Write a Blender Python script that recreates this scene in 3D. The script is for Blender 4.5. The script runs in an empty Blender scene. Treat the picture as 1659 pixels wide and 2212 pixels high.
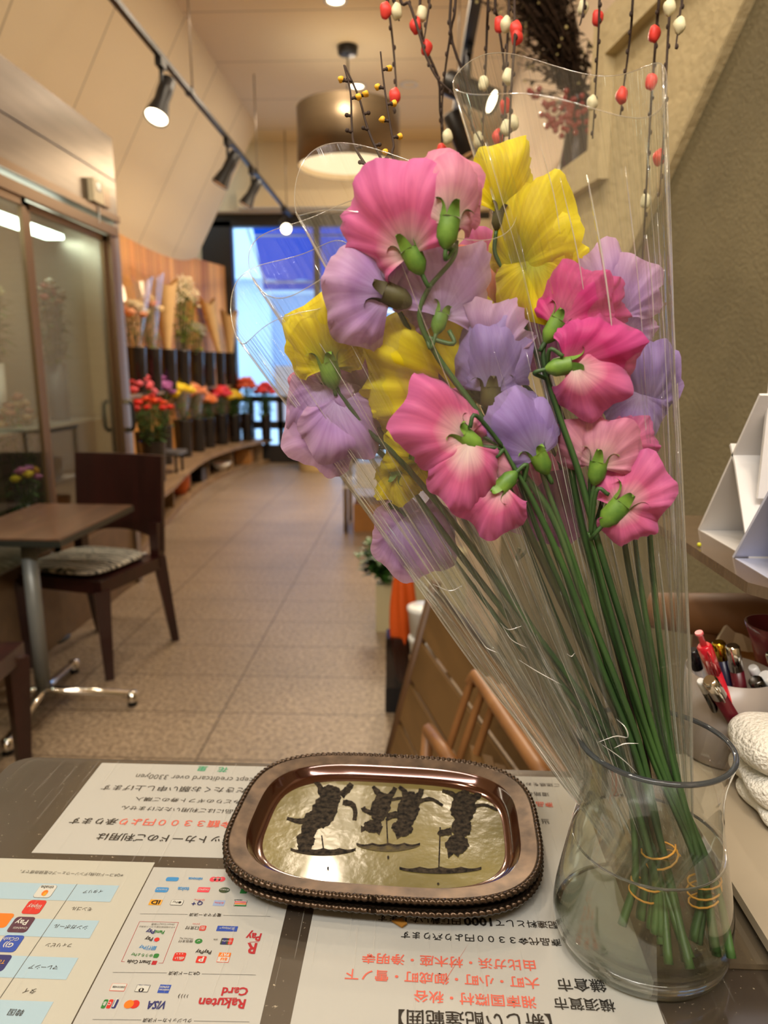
import bpy, bmesh, math, random
from mathutils import Vector, Matrix
R = random.Random(7)
sc = bpy.context.scene
COL = sc.collection
PI = math.pi

# ------------------------------------------------------------------ camera frame
F = 1534.0; CX, CY = 829.5, 1106.0
PIT = math.atan(316/1534); YAW = math.radians(2.32); EYE = 1.30
CP, SP = math.cos(PIT), math.sin(PIT)
O = Vector((0, 0, EYE))

def ray(u, v):
    x = (u-CX)/F; y = -(v-CY)/F
    d = Vector((x, CP+y*SP, -SP+y*CP))
    c, s = math.cos(YAW), math.sin(YAW)
    return Vector((c*d.x-s*d.y, s*d.x+c*d.y, d.z))

def Pz(u, v, z): d = ray(u, v); return O+d*((z-EYE)/d.z)      # point on the level z
def PY(u, v, Y): d = ray(u, v); return O+d*(Y/d.y)            # point on the upright plane Y
def PX(u, v, X): d = ray(u, v); return O+d*(X/d.x)
def PD(u, v, dep): return O+ray(u, v)*dep                      # point at a distance

# ------------------------------------------------------------------ materials
def lin(c):
    return tuple(((x/255.0)/12.92 if x/255.0 <= .04045 else ((x/255.0+.055)/1.055)**2.4) for x in c)
MATS = {}
def newmat(name):
    m = bpy.data.materials.new(name); m.use_nodes = True
    nt = m.node_tree; nt.nodes.clear()
    out = nt.nodes.new('ShaderNodeOutputMaterial')
    MATS[name] = m
    return m, nt, out
def N(nt, t, **kw):
    n = nt.nodes.new(t)
    for k, v in kw.items():
        if k.startswith('i_'):
            n.inputs[k[2:].replace('_', ' ')].default_value = v
        else: setattr(n, k, v)
    return n
def mat(name, rgb, rough=.5, metal=0., noise=0., scale=20., bump=0., bscale=80., coat=0., trans=0., ior=1.45,
        stretch=(1, 1, 1), rgb2=None, emis=0., emrgb=None, spec=.5, alpha=1.):
    m, nt, out = newmat(name); L = nt.links.new
    b = N(nt, 'ShaderNodeBsdfPrincipled')
    b.inputs['Base Color'].default_value = (*lin(rgb), 1)
    b.inputs['Roughness'].default_value = rough; b.inputs['Metallic'].default_value = metal
    b.inputs['Coat Weight'].default_value = coat; b.inputs['Coat Roughness'].default_value = .08
    b.inputs['Transmission Weight'].default_value = trans; b.inputs['IOR'].default_value = ior
    b.inputs['Specular IOR Level'].default_value = spec
    b.inputs['Alpha'].default_value = alpha
    if emis:
        b.inputs['Emission Color'].default_value = (*lin(emrgb or rgb), 1); b.inputs['Emission Strength'].default_value = emis
    if noise or bump or rgb2:
        tc = N(nt, 'ShaderNodeTexCoord'); mp = N(nt, 'ShaderNodeMapping'); mp.inputs['Scale'].default_value = stretch
        L(tc.outputs['Object'], mp.inputs['Vector'])
    if noise or rgb2:
        nz = N(nt, 'ShaderNodeTexNoise'); nz.inputs['Scale'].default_value = scale; nz.inputs['Detail'].default_value = 6
        L(mp.outputs[0], nz.inputs['Vector'])
        r = N(nt, 'ShaderNodeValToRGB')
        c1 = lin(rgb); c2 = lin(rgb2) if rgb2 else tuple(x*(1-noise) for x in c1)
        r.color_ramp.elements[0].position = .35; r.color_ramp.elements[1].position = .65
        r.color_ramp.elements[0].color = (*c2, 1); r.color_ramp.elements[1].color = (*c1, 1)
        L(nz.outputs['Fac'], r.inputs[0]); L(r.outputs[0], b.inputs['Base Color'])
    if bump:
        n2 = N(nt, 'ShaderNodeTexNoise'); n2.inputs['Scale'].default_value = bscale; n2.inputs['Detail'].default_value = 5
        L(mp.outputs[0], n2.inputs['Vector'])
        bp = N(nt, 'ShaderNodeBump'); bp.inputs['Strength'].default_value = bump; bp.inputs['Distance'].default_value = .01
        L(n2.outputs['Fac'], bp.inputs['Height']); L(bp.outputs[0], b.inputs['Normal'])
    L(b.outputs[0], out.inputs[0])
    return m
def emit(name, rgb, s):
    m, nt, out = newmat(name)
    e = N(nt, 'ShaderNodeEmission'); e.inputs[0].default_value = (*lin(rgb), 1); e.inputs[1].default_value = s
    nt.links.new(e.outputs[0], out.inputs[0]); return m

def petal(name, base, mid, edge, tr=.45, vein=.13):
    m, nt, out = newmat(name); L = nt.links.new
    uv = N(nt, 'ShaderNodeUVMap'); sep = N(nt, 'ShaderNodeSeparateXYZ'); L(uv.outputs[0], sep.inputs[0])
    nz0 = N(nt, 'ShaderNodeTexNoise'); nz0.inputs['Scale'].default_value = 45; nz0.inputs['Detail'].default_value = 2
    tc = N(nt, 'ShaderNodeTexCoord'); L(tc.outputs['Object'], nz0.inputs['Vector'])
    ad = N(nt, 'ShaderNodeMath', operation='MULTIPLY_ADD'); ad.inputs[1].default_value = .45; L(nz0.outputs['Fac'], ad.inputs[0])
    sb = N(nt, 'ShaderNodeMath', operation='SUBTRACT'); sb.inputs[1].default_value = .225; L(sep.outputs['Y'], sb.inputs[0]); L(sb.outputs[0], ad.inputs[2])
    r = N(nt, 'ShaderNodeValToRGB'); cr = r.color_ramp
    cr.elements[0].position = .08; cr.elements[0].color = (*lin(base), 1)
    cr.elements[1].position = 1.0; cr.elements[1].color = (*lin(edge), 1)
    e = cr.elements.new(.5); e.color = (*lin(mid), 1)
    L(ad.outputs[0], r.inputs[0])
    mp = N(nt, 'ShaderNodeMapping'); mp.inputs['Scale'].default_value = (38, 1.6, 1); L(uv.outputs[0], mp.inputs['Vector'])
    nz = N(nt, 'ShaderNodeTexNoise'); nz.inputs['Scale'].default_value = 1; nz.inputs['Detail'].default_value = 4; L(mp.outputs[0], nz.inputs['Vector'])
    mx = N(nt, 'ShaderNodeMix', data_type='RGBA', blend_type='MULTIPLY'); 
    r2 = N(nt, 'ShaderNodeValToRGB'); r2.color_ramp.elements[0].position = .35; r2.color_ramp.elements[1].position = .6
    v = 1-vein; r2.color_ramp.elements[0].color = (v, v*.92, v, 1); L(nz.outputs['Fac'], r2.inputs[0])
    mx.inputs['Factor'].default_value = 1; L(r.outputs[0], mx.inputs['A']); L(r2.outputs[0], mx.inputs['B'])
    b = N(nt, 'ShaderNodeBsdfPrincipled'); b.inputs['Roughness'].default_value = .55; b.inputs['Specular IOR Level'].default_value = .3
    b.inputs['Sheen Weight'].default_value = .15
    L(mx.outputs['Result'], b.inputs['Base Color'])
    bp = N(nt, 'ShaderNodeBump'); bp.inputs['Strength'].default_value = .12; bp.inputs['Distance'].default_value = .002
    L(nz.outputs['Fac'], bp.inputs['Height']); L(bp.outputs[0], b.inputs['Normal'])
    t = N(nt, 'ShaderNodeBsdfTranslucent'); L(mx.outputs['Result'], t.inputs[0])
    s = N(nt, 'ShaderNodeMixShader'); s.inputs[0].default_value = tr
    L(b.outputs[0], s.inputs[1]); L(t.outputs[0], s.inputs[2]); L(s.outputs[0], out.inputs[0])
    return m
def thinclear(name, tint=(250, 250, 248), rough=.04, boost=1.5, haze=.02, stretch=None, bump=.3, base=.02, hz=(225, 228, 225), ior=1.45):
    """clear thin sheet: see-through plus a Fresnel sheen and a trace of haze"""
    m, nt, out = newmat(name); L = nt.links.new
    tr = N(nt, 'ShaderNodeBsdfTransparent'); tr.inputs[0].default_value = (*lin(tint), 1)
    gl = N(nt, 'ShaderNodeBsdfGlossy'); gl.inputs['Roughness'].default_value = rough; gl.inputs[0].default_value = (1, 1, 1, 1)
    fr = N(nt, 'ShaderNodeLayerWeight'); fr.inputs['Blend'].default_value = .5
    pw = N(nt, 'ShaderNodeMath', operation='POWER'); pw.inputs[1].default_value = 4.0; L(fr.outputs['Facing'], pw.inputs[0])
    mu = N(nt, 'ShaderNodeMath', operation='MULTIPLY_ADD', use_clamp=True); mu.inputs[1].default_value = .62*boost; mu.inputs[2].default_value = base+.04*boost
    L(pw.outputs[0], mu.inputs[0])
    df = N(nt, 'ShaderNodeBsdfDiffuse'); df.inputs[0].default_value = (*lin(hz), 1)
    s0 = N(nt, 'ShaderNodeMixShader'); s0.inputs[0].default_value = haze; L(tr.outputs[0], s0.inputs[1]); L(df.outputs[0], s0.inputs[2])
    s = N(nt, 'ShaderNodeMixShader'); L(mu.outputs[0], s.inputs[0]); L(s0.outputs[0], s.inputs[1]); L(gl.outputs[0], s.inputs[2])
    if stretch:
        uv = N(nt, 'ShaderNodeUVMap'); mp = N(nt, 'ShaderNodeMapping'); mp.inputs['Scale'].default_value = stretch; L(uv.outputs[0], mp.inputs['Vector'])
        nz = N(nt, 'ShaderNodeTexNoise'); nz.inputs['Scale'].default_value = 1; nz.inputs['Detail'].default_value = 3; L(mp.outputs[0], nz.inputs['Vector'])
        bp = N(nt, 'ShaderNodeBump'); bp.inputs['Strength'].default_value = bump; bp.inputs['Distance'].default_value = .004
        L(nz.outputs['Fac'], bp.inputs['Height'])
        for n in (gl, fr): L(bp.outputs[0], n.inputs['Normal'])
    L(s.outputs[0], out.inputs[0]); return m

# ------------------------------------------------------------------ mesh building
class MB:
    def __init__(s): s.v = []; s.f = []; s.mi = []; s.uv = []; s.cur = 0; s.sm = []; s.smooth = True
    def face(s, idx, uv=None):
        s.f.append(tuple(idx)); s.mi.append(s.cur); s.uv.append(uv); s.sm.append(s.smooth)
    def pt(s, p): s.v.append(tuple(p)); return len(s.v)-1
    def poly(s, pts, uv=None):
        i = [s.pt(p) for p in pts]; o = s.smooth; s.smooth = False; s.face(i, uv); s.smooth = o; return s
    def box(s, a, b, M=None, bev=0.):
        x0, y0, z0 = a; x1, y1, z1 = b
        c = [Vector((x, y, z)) for x in (x0, x1) for y in (y0, y1) for z in (z0, z1)]
        if M is not None: c = [M @ p for p in c]
        i = [s.pt(p) for p in c]; o = s.smooth; s.smooth = False
        for q in ((0, 1, 3, 2), (4, 6, 7, 5), (0, 4, 5, 1), (2, 3, 7, 6), (0, 2, 6, 4), (1, 5, 7, 3)): s.face([i[k] for k in q])
        s.smooth = o; return s
    def grid(s, fn, nu, nv, closeu=False, uvs=True):
        """fn(u,v) with u,v in 0..1"""
        st = len(s.v); cu = nu if closeu else nu+1
        for j in range(nv+1):
            for i in range(cu): s.v.append(tuple(fn(i/nu, j/nv)))
        for j in range(nv):
            for i in range(nu):
                i2 = (i+1) % cu
                q = (st+j*cu+i, st+j*cu+i2, st+(j+1)*cu+i2, st+(j+1)*cu+i)
                s.face(q, ((i/nu, j/nv), ((i+1)/nu, j/nv), ((i+1)/nu, (j+1)/nv), (i/nu, (j+1)/nv)) if uvs else None)
        return s
    def lathe(s, prof, c=(0, 0, 0), n=24, M=None, caps=False):
        c = Vector(c)
        def fn(u, v):
            k = min(int(round(v*(len(prof)-1))), len(prof)-1); r, z = prof[k]
            p = Vector((r*math.cos(2*PI*u), r*math.sin(2*PI*u), z))
            return (M @ p if M is not None else p)+c
        st = len(s.v); s.grid(fn, n, len(prof)-1, True)
        if caps:
            o = s.smooth; s.smooth = False
            s.face(list(range(st, st+n))[::-1]); e = st+(len(prof)-1)*n; s.face(list(range(e, e+n))); s.smooth = o
        return s
    def tube(s, pts, r, n=8, caps=True, flat=1.0, tw=0.):
        pts = [Vector(p) for p in pts]; m = len(pts)
        rs = r if isinstance(r, (list, tuple)) else [r]*m
        up = None; st = len(s.v)
        for k, p in enumerate(pts):
            t = (pts[min(k+1, m-1)]-pts[max(k-1, 0)]).normalized()
            if up is None:
                up = Vector((0, 0, 1)) if abs(t.z) < .9 else Vector((1, 0, 0))
            a = t.cross(up)
            if a.length < 1e-6: a = t.orthogonal()
            a.normalize(); b = a.cross(t); b.normalize(); up = b
            for i in range(n):
                w = 2*PI*i/n+tw*k
                s.v.append(tuple(p+a*(rs[k]*math.cos(w))+b*(rs[k]*flat*math.sin(w))))
        for k in range(m-1):
            for i in range(n):
                j = (i+1) % n
                s.face((st+k*n+i, st+k*n+j, st+(k+1)*n+j, st+(k+1)*n+i), ((i/n, k/m), ((i+1)/n, k/m), ((i+1)/n, (k+1)/m), (i/n, (k+1)/m)))
        if caps:
            o = s.smooth; s.smooth = False
            s.face(list(range(st, st+n))[::-1]); s.face(list(range(st+(m-1)*n, st+m*n))); s.smooth = o
        return s
    def ball(s, c, r, n=12, m=8, sc3=(1, 1, 1), M=None, wob=0., seed=0):
        c = Vector(c); rr = random.Random(seed); ph = [rr.random()*6.28 for _ in range(4)]
        def fn(u, v):
            a = 2*PI*u; b = PI*v
            k = 1+wob*(math.sin(3*a+ph[0])*math.sin(b)**2+.7*math.sin(2*b*2+ph[1]+a))
            p = Vector((math.cos(a)*math.sin(b)*sc3[0], math.sin(a)*math.sin(b)*sc3[1], -math.cos(b)*sc3[2]))*r*k
            return (M @ p if M is not None else p)+c
        return s.grid(fn, n, m, True)
    def prism(s, poly, z0, z1, M=None):
        """outline in xy raised from z0 to z1"""
        n = len(poly); T = (lambda p: M @ Vector(p)) if M is not None else Vector
        a = [s.pt(T((x, y, z0))) for x, y in poly]; b = [s.pt(T((x, y, z1))) for x, y in poly]
        o = s.smooth; s.smooth = False
        s.face(a[::-1]); s.face(b)
        for i in range(n): j = (i+1) % n; s.face((a[i], a[j], b[j], b[i]))
        s.smooth = o; return s
    def build(s, name, mats, parent=None, kind=None):
        me = bpy.data.meshes.new(name)
        me.from_pydata(s.v, [], s.f)
        if not isinstance(mats, (list, tuple)): mats = [mats]
        for m in mats: me.materials.append(m)
        me.polygons.foreach_set('material_index', s.mi)
        me.polygons.foreach_set('use_smooth', s.sm)
        if any(u is not None for u in s.uv):
            ul = me.uv_layers.new(name='UVMap'); k = 0; flat = []
            for f, u in zip(s.f, s.uv):
                for q in range(len(f)):
                    flat.extend(u[q] if u is not None and q < len(u) else (0, 0))
            ul.data.foreach_set('uv', flat)
        me.validate(); me.update()
        ob = bpy.data.objects.new(name, me); COL.objects.link(ob)
        if parent is not None:
            ob.parent = parent
            if parent.type == 'EMPTY': ob.matrix_parent_inverse = Matrix.Translation(-Vector(parent.location))
        if kind: ob['kind'] = kind
        return ob

def tag(o, label, cat, group=None, kind=None):
    o['label'] = label; o['category'] = cat
    if group: o['group'] = group
    if kind: o['kind'] = kind
    return o
def thing(name, label, cat, loc=(0, 0, 0), group=None):
    o = bpy.data.objects.new(name, None); COL.objects.link(o); o.location = loc
    o.empty_display_size = .02
    return tag(o, label, cat, group)
def struct(name, mb, m): return mb.build(name, m, kind='structure')
CH = {}
def copy_tree(root, loc, rz=0., label=None, scale=None):
    c = root.copy(); COL.objects.link(c); c.location = loc; c.rotation_euler = (0, 0, rz)
    if scale: c.scale = (scale,)*3
    if label: c['label'] = label
    for ch in [o for o in COL.objects if o.parent is root]:
        d = ch.copy(); COL.objects.link(d); d.parent = c
        for g in [o for o in COL.objects if o.parent is ch]:
            e = g.copy(); COL.objects.link(e); e.parent = d
    return c

def catmull(pts, n=8):
    pts = [Vector(p) for p in pts]
    if len(pts) < 3:
        return [pts[0].lerp(pts[-1], i/n) for i in range(n+1)]
    P = [pts[0]*2-pts[1]]+pts+[pts[-1]*2-pts[-2]]; out = []
    for i in range(1, len(P)-2):
        a, b, c, d = P[i-1:i+3]
        for k in range(n):
            t = k/n
            out.append(.5*((2*b)+(c-a)*t+(2*a-5*b+4*c-d)*t*t+(3*b-a-3*c+d)*t**3))
    out.append(pts[-1]); return out

# flat lettering: text curve -> mesh faces, laid on a plane given by origin, right and up vectors
def text_faces(mb, s, start, end, up, zoff, hfac=1.0, bold=0., shear=0., fixed=None):
    bold = min(bold, .03)
    """letters of s run from start to end on the sheet; up points to the tops of the letters"""
    cu = bpy.data.curves.new('t', 'FONT'); cu.body = s; cu.size = 1.0; cu.resolution_u = 2; cu.offset = bold; cu.shear = shear
    ob = bpy.data.objects.new('t', cu); COL.objects.link(ob)
    dg = bpy.context.evaluated_depsgraph_get(); dg.update()
    me = bpy.data.meshes.new_from_object(ob.evaluated_get(dg))
    bpy.data.objects.remove(ob); bpy.data.curves.remove(cu)
    if not me.vertices: return
    xs = [v.co.x for v in me.vertices]; x0, x1 = min(xs), max(xs)
    start = Vector(start); end = Vector(end); rt = (end-start); w = rt.length; rt.normalize()
    k = w/max(x1-x0, 1e-6); up = Vector(up).normalized(); nrm = Vector((0, 0, 1)) if abs(up.z) < .5 else rt.cross(up)
    st = len(mb.v)
    for v in me.vertices:
        mb.v.append(tuple(start+rt*((v.co.x-x0)*k)+up*((v.co.y-.35)*k*hfac)+nrm*zoff))
    o = mb.smooth; mb.smooth = False
    for p in me.polygons: mb.face([st+i for i in p.vertices])
    mb.smooth = o
    bpy.data.meshes.remove(me)
# ------------------------------------------------------------------ shared materials
M_ceil = mat('painted_ceiling_board', (222, 205, 170), .9)
M_wall = mat('cream_wall_paint', (218, 200, 166), .9, bump=.05, bscale=200)
M_pinkwall = mat('beige_wall_paint', (214, 194, 168), .9)
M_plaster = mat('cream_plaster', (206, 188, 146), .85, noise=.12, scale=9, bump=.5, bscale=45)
M_wallshade = mat('shaded_wall_grey', (128, 117, 88), .9, noise=.18, scale=6, bump=.35, bscale=120)  # wall in shade, the darkening put into the colour
M_dark = mat('dark_bronze_frame', (38, 33, 30), .45)
M_black = mat('black_metal', (22, 21, 22), .45)
M_steel = mat('brushed_steel', (164, 156, 146), .34, metal=1., noise=.08, scale=3, stretch=(1, 1, 30))
M_brownmetal = mat('bronze_aluminium', (122, 98, 72), .35, metal=.7)
M_chrome = mat('chrome', (225, 222, 215), .12, metal=1.)
M_glass = thinclear('window_glass', (240, 246, 244), .02, 1.3, .0, ior=1.4)
M_orangepot = mat('terracotta', (186, 92, 40), .7, noise=.2, scale=8)

def wood(name, a, b, sc=6., stretch=(1, 1, .12), rough=.5, coat=0., plank=None, axis='Y'):
    m, nt, out = newmat(name); L = nt.links.new
    tc = N(nt, 'ShaderNodeTexCoord'); mp = N(nt, 'ShaderNodeMapping'); mp.inputs['Scale'].default_value = stretch
    L(tc.outputs['Object'], mp.inputs[0])
    nz = N(nt, 'ShaderNodeTexNoise'); nz.inputs['Scale'].default_value = sc; nz.inputs['Detail'].default_value = 7; nz.inputs['Distortion'].default_value = 1.2
    L(mp.outputs[0], nz.inputs['Vector'])
    r = N(nt, 'ShaderNodeValToRGB'); r.color_ramp.elements[0].position = .3; r.color_ramp.elements[1].position = .7
    r.color_ramp.elements[0].color = (*lin(a), 1); r.color_ramp.elements[1].color = (*lin(b), 1); L(nz.outputs['Fac'], r.inputs[0])
    p = N(nt, 'ShaderNodeBsdfPrincipled'); p.inputs['Roughness'].default_value = rough; p.inputs['Coat Weight'].default_value = coat
    col = r.outputs[0]
    if plank:
        sp = N(nt, 'ShaderNodeSeparateXYZ'); L(tc.outputs['Object'], sp.inputs[0])
        d = N(nt, 'ShaderNodeMath', operation='DIVIDE'); d.inputs[1].default_value = plank; L(sp.outputs[axis], d.inputs[0])
        fl = N(nt, 'ShaderNodeMath', operation='FLOOR'); L(d.outputs[0], fl.inputs[0])
        wn = N(nt, 'ShaderNodeTexWhiteNoise', noise_dimensions='1D'); L(fl.outputs[0], wn.inputs['W'])
        fr = N(nt, 'ShaderNodeMath', operation='FRACT'); L(d.outputs[0], fr.inputs[0])
        gp = N(nt, 'ShaderNodeMath', operation='LESS_THAN'); gp.inputs[1].default_value = .05; L(fr.outputs[0], gp.inputs[0])
        mr = N(nt, 'ShaderNodeMapRange'); mr.inputs['To Min'].default_value = .72; mr.inputs['To Max'].default_value = 1.1; L(wn.outputs['Value'], mr.inputs[0])
        s1 = N(nt, 'ShaderNodeVectorMath', operation='SCALE'); L(col, s1.inputs[0]); L(mr.outputs[0], s1.inputs['Scale'])
        mx = N(nt, 'ShaderNodeMix', data_type='RGBA'); L(gp.outputs[0], mx.inputs['Factor']); L(s1.outputs[0], mx.inputs['A']); mx.inputs['B'].default_value = (*[c*.35 for c in lin(a)], 1)
        col = mx.outputs['Result']
    L(col, p.inputs['Base Color']); L(p.outputs[0], out.inputs[0]); return m
M_cedar = wood('cedar_boards', (206, 134, 60), (240, 182, 100), 5, (1, 1, .1), plank=.16)
M_bench = wood('bench_wood', (112, 88, 62), (156, 128, 94), 8, (1, .2, 1))
M_mahog = wood('mahogany', (30, 12, 11), (54, 22, 19), 9, (1, 1, .15), .32, .3)
M_tabletop = wood('walnut_laminate', (84, 58, 42), (112, 80, 60), 10, (1, .15, 1), .3, .3)
M_slat = wood('dark_oak_panel', (96, 70, 36), (124, 92, 52), 5, (1, .2, 1), .5)
M_chairwood = wood('beech', (120, 78, 40), (152, 106, 62), 9, (1, 1, .2), .45)
M_postwood = wood('walnut_post', (70, 46, 26), (96, 66, 40), 9, (1, 1, .2), .5)

def tile_floor():
    m, nt, out = newmat('granite_floor_tiles'); L = nt.links.new
    tc = N(nt, 'ShaderNodeTexCoord')
    nz = N(nt, 'ShaderNodeTexNoise'); nz.inputs['Scale'].default_value = 60; nz.inputs['Detail'].default_value = 8; nz.inputs['Roughness'].default_value = .75
    L(tc.outputs['Object'], nz.inputs['Vector'])
    r = N(nt, 'ShaderNodeValToRGB'); e = r.color_ramp.elements
    e[0].position = .41; e[1].position = .59; e[0].color = (*lin((104, 87, 70)), 1); e[1].color = (*lin((168, 147, 122)), 1)
    L(nz.outputs['Fac'], r.inputs[0])
    n3 = N(nt, 'ShaderNodeTexNoise'); n3.inputs['Scale'].default_value = 1.6; n3.inputs['Detail'].default_value = 3; L(tc.outputs['Object'], n3.inputs['Vector'])
    mr = N(nt, 'ShaderNodeMapRange'); mr.inputs['From Min'].default_value = .3; mr.inputs['From Max'].default_value = .7; mr.inputs['To Min'].default_value = .82; mr.inputs['To Max'].default_value = 1.1
    L(n3.outputs['Fac'], mr.inputs[0])
    s1 = N(nt, 'ShaderNodeVectorMath', operation='SCALE'); L(r.outputs[0], s1.inputs[0]); L(mr.outputs[0], s1.inputs['Scale'])
    bk = N(nt, 'ShaderNodeTexBrick'); bk.offset = 0; bk.inputs['Scale'].default_value = 1
    bk.inputs['Brick Width'].default_value = .66; bk.inputs['Row Height'].default_value = .33; bk.inputs['Mortar Size'].default_value = .004
    bk.inputs['Mortar Smooth'].default_value = .1
    mp = N(nt, 'ShaderNodeMapping'); mp.inputs['Location'].default_value = (1.05+.33, -2.48+.33*9, 0); L(tc.outputs['Object'], mp.inputs[0]); L(mp.outputs[0], bk.inputs['Vector'])
    mx = N(nt, 'ShaderNodeMix', data_type='RGBA'); L(bk.outputs['Fac'], mx.inputs['Factor']); L(s1.outputs[0], mx.inputs['A']); mx.inputs['B'].default_value = (*lin((84, 68, 52)), 1)
    b = N(nt, 'ShaderNodeBsdfPrincipled'); b.inputs['Roughness'].default_value = .42
    L(mx.outputs['Result'], b.inputs['Base Color'])
    bp = N(nt, 'ShaderNodeBump'); bp.inputs['Strength'].default_value = .25; bp.inputs['Distance'].default_value = .004
    L(nz.outputs['Fac'], bp.inputs['Height']); L(bp.outputs[0], b.inputs['Normal']); L(b.outputs[0], out.inputs[0]); return m
M_floor = tile_floor()

# seams on the board ceiling and the slanting boards
def board(name, rgb, axis, step, off=0., w=.006):
    m, nt, out = newmat(name); L = nt.links.new
    tc = N(nt, 'ShaderNodeTexCoord'); sp = N(nt, 'ShaderNodeSeparateXYZ'); L(tc.outputs['Object'], sp.inputs[0])
    a = N(nt, 'ShaderNodeMath', operation='ADD'); a.inputs[1].default_value = off+50*step; L(sp.outputs[axis], a.inputs[0])
    d = N(nt, 'ShaderNodeMath', operation='DIVIDE'); d.inputs[1].default_value = step; L(a.outputs[0], d.inputs[0])
    fr = N(nt, 'ShaderNodeMath', operation='FRACT'); L(d.outputs[0], fr.inputs[0])
    lt = N(nt, 'ShaderNodeMath', operation='LESS_THAN'); lt.inputs[1].default_value = w/step; L(fr.outputs[0], lt.inputs[0])
    mx = N(nt, 'ShaderNodeMix', data_type='RGBA'); L(lt.outputs[0], mx.inputs['Factor'])
    mx.inputs['A'].default_value = (*lin(rgb), 1); mx.inputs['B'].default_value = (*[c*.5 for c in lin(rgb)], 1)
    b = N(nt, 'ShaderNodeBsdfPrincipled'); b.inputs['Roughness'].default_value = .85; L(mx.outputs['Result'], b.inputs['Base Color']); L(b.outputs[0], out.inputs[0]); return m
M_ceilb = board('ceiling_boards', (226, 208, 172), 'Y', .93, -6.14+.93*6, .012)
M_slope = board('slanting_boards', (224, 206, 172), 'Y', .95, -6.2+.95*6, .014)

# ------------------------------------------------------------------ setting
struct('floor', MB().box((-4.2, -1.7, -.1), (2.2, 9.75, 0)), M_floor)
struct('ceiling', MB().box((-1.82, -1.7, 4.0), (1.0, 9.75, 4.1)).box((-3.2, 8.80, 4.0), (-1.82, 9.75, 4.1)), M_ceilb)
# slanting board face running down from the ceiling edge at the left
mb = MB(); a = Vector((-1.82, 0, 4.0)); b = Vector((-2.675, 0, 2.445))
p = []
for Y, q in ((-1.7, a), (8.85, a), (8.85, b), (-1.7, b)): p.append((q.x, Y, q.z))
mb.poly(p); mb.poly([(x-.06, y, z+.06) for x, y, z in p][::-1]); mb.poly([p[1], (p[1][0]-.3, 8.85, 4.0), (p[2][0]-.3, 8.85, 2.445), p[2]])
struct('ceiling_slope', mb, M_slope)
struct('wall_left', MB().box((-3.2, -1.7, 0), (-3.05, 9.75, 4.1)), M_wall)
struct('wall_rear', MB().box((-3.2, -1.8, 0), (2.2, -1.7, 4.1)), M_wall)
struct('wall_right', MB().box((.95, -1.7, 0), (1.1, 9.75, 4.1)), M_pinkwall)
# street front: beam over a dark framed shop window, walls each side
struct('wall_front', MB().box((-3.2, 9.42, 3.2), (1.0, 9.58, 4.0)).box((-3.2, 9.6, 3.12), (1.0, 9.75, 4.0)).box((-3.2, 9.6, 0), (-2.75, 9.75, 3.2)).box((.35, 9.6, 0), (.95, 9.75, 3.2)), M_wall)
mb = MB()
for x0, x1 in ((-2.75, -2.36), (-1.30, -1.22), (-.45, -.39), (.29, .35)): mb.box((x0, 9.58, 0), (x1, 9.72, 3.12))
mb.box((-2.75, 9.58, 3.05), (.35, 9.72, 3.2)); mb.box((-2.36, 9.6, .0), (-1.26, 9.7, .24)); mb.box((-2.36, 9.61, .82), (-1.26, 9.69, .90)); mb.box((-2.36, 9.61, .46), (-1.26, 9.69, .56))
for k in range(5): mb.box((-2.36+.2*k+.13, 9.61, .24), (-2.36+.2*k+.2, 9.69, .86))
mb.box((-1.26, 9.6, 0), (.3, 9.7, .1))
struct('window_1', mb, M_dark)
MB().box((-2.36, 9.645, .9), (.3, 9.655, 3.06)).build('window_2', thinclear('shop_window_glass', (250, 253, 254), .02, .35, .0, base=.0), kind='structure')
# right side: stepped low wall (far part lower), cream plaster slab; the grey behind paints its shade
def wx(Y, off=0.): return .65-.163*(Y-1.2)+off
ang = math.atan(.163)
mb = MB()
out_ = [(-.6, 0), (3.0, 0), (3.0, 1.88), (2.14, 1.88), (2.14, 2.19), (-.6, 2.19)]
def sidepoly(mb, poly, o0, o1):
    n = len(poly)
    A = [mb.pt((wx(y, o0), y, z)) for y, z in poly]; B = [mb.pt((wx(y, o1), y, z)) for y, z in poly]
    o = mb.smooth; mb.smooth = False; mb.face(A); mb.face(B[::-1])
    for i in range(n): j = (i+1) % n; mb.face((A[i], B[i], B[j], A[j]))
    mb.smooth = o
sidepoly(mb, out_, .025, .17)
struct('partition_shaded', mb, M_wallshade)
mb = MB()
# diagonal near edge stands in for a light cutoff; raised band follows the stepped top
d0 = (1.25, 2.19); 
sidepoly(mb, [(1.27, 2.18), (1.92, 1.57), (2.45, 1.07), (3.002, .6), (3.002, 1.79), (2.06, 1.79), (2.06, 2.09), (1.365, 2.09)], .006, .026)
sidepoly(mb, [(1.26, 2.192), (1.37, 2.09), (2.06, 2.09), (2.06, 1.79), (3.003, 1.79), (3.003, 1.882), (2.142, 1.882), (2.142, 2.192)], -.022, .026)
struct('partition_plaster', mb, M_plaster)

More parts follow.
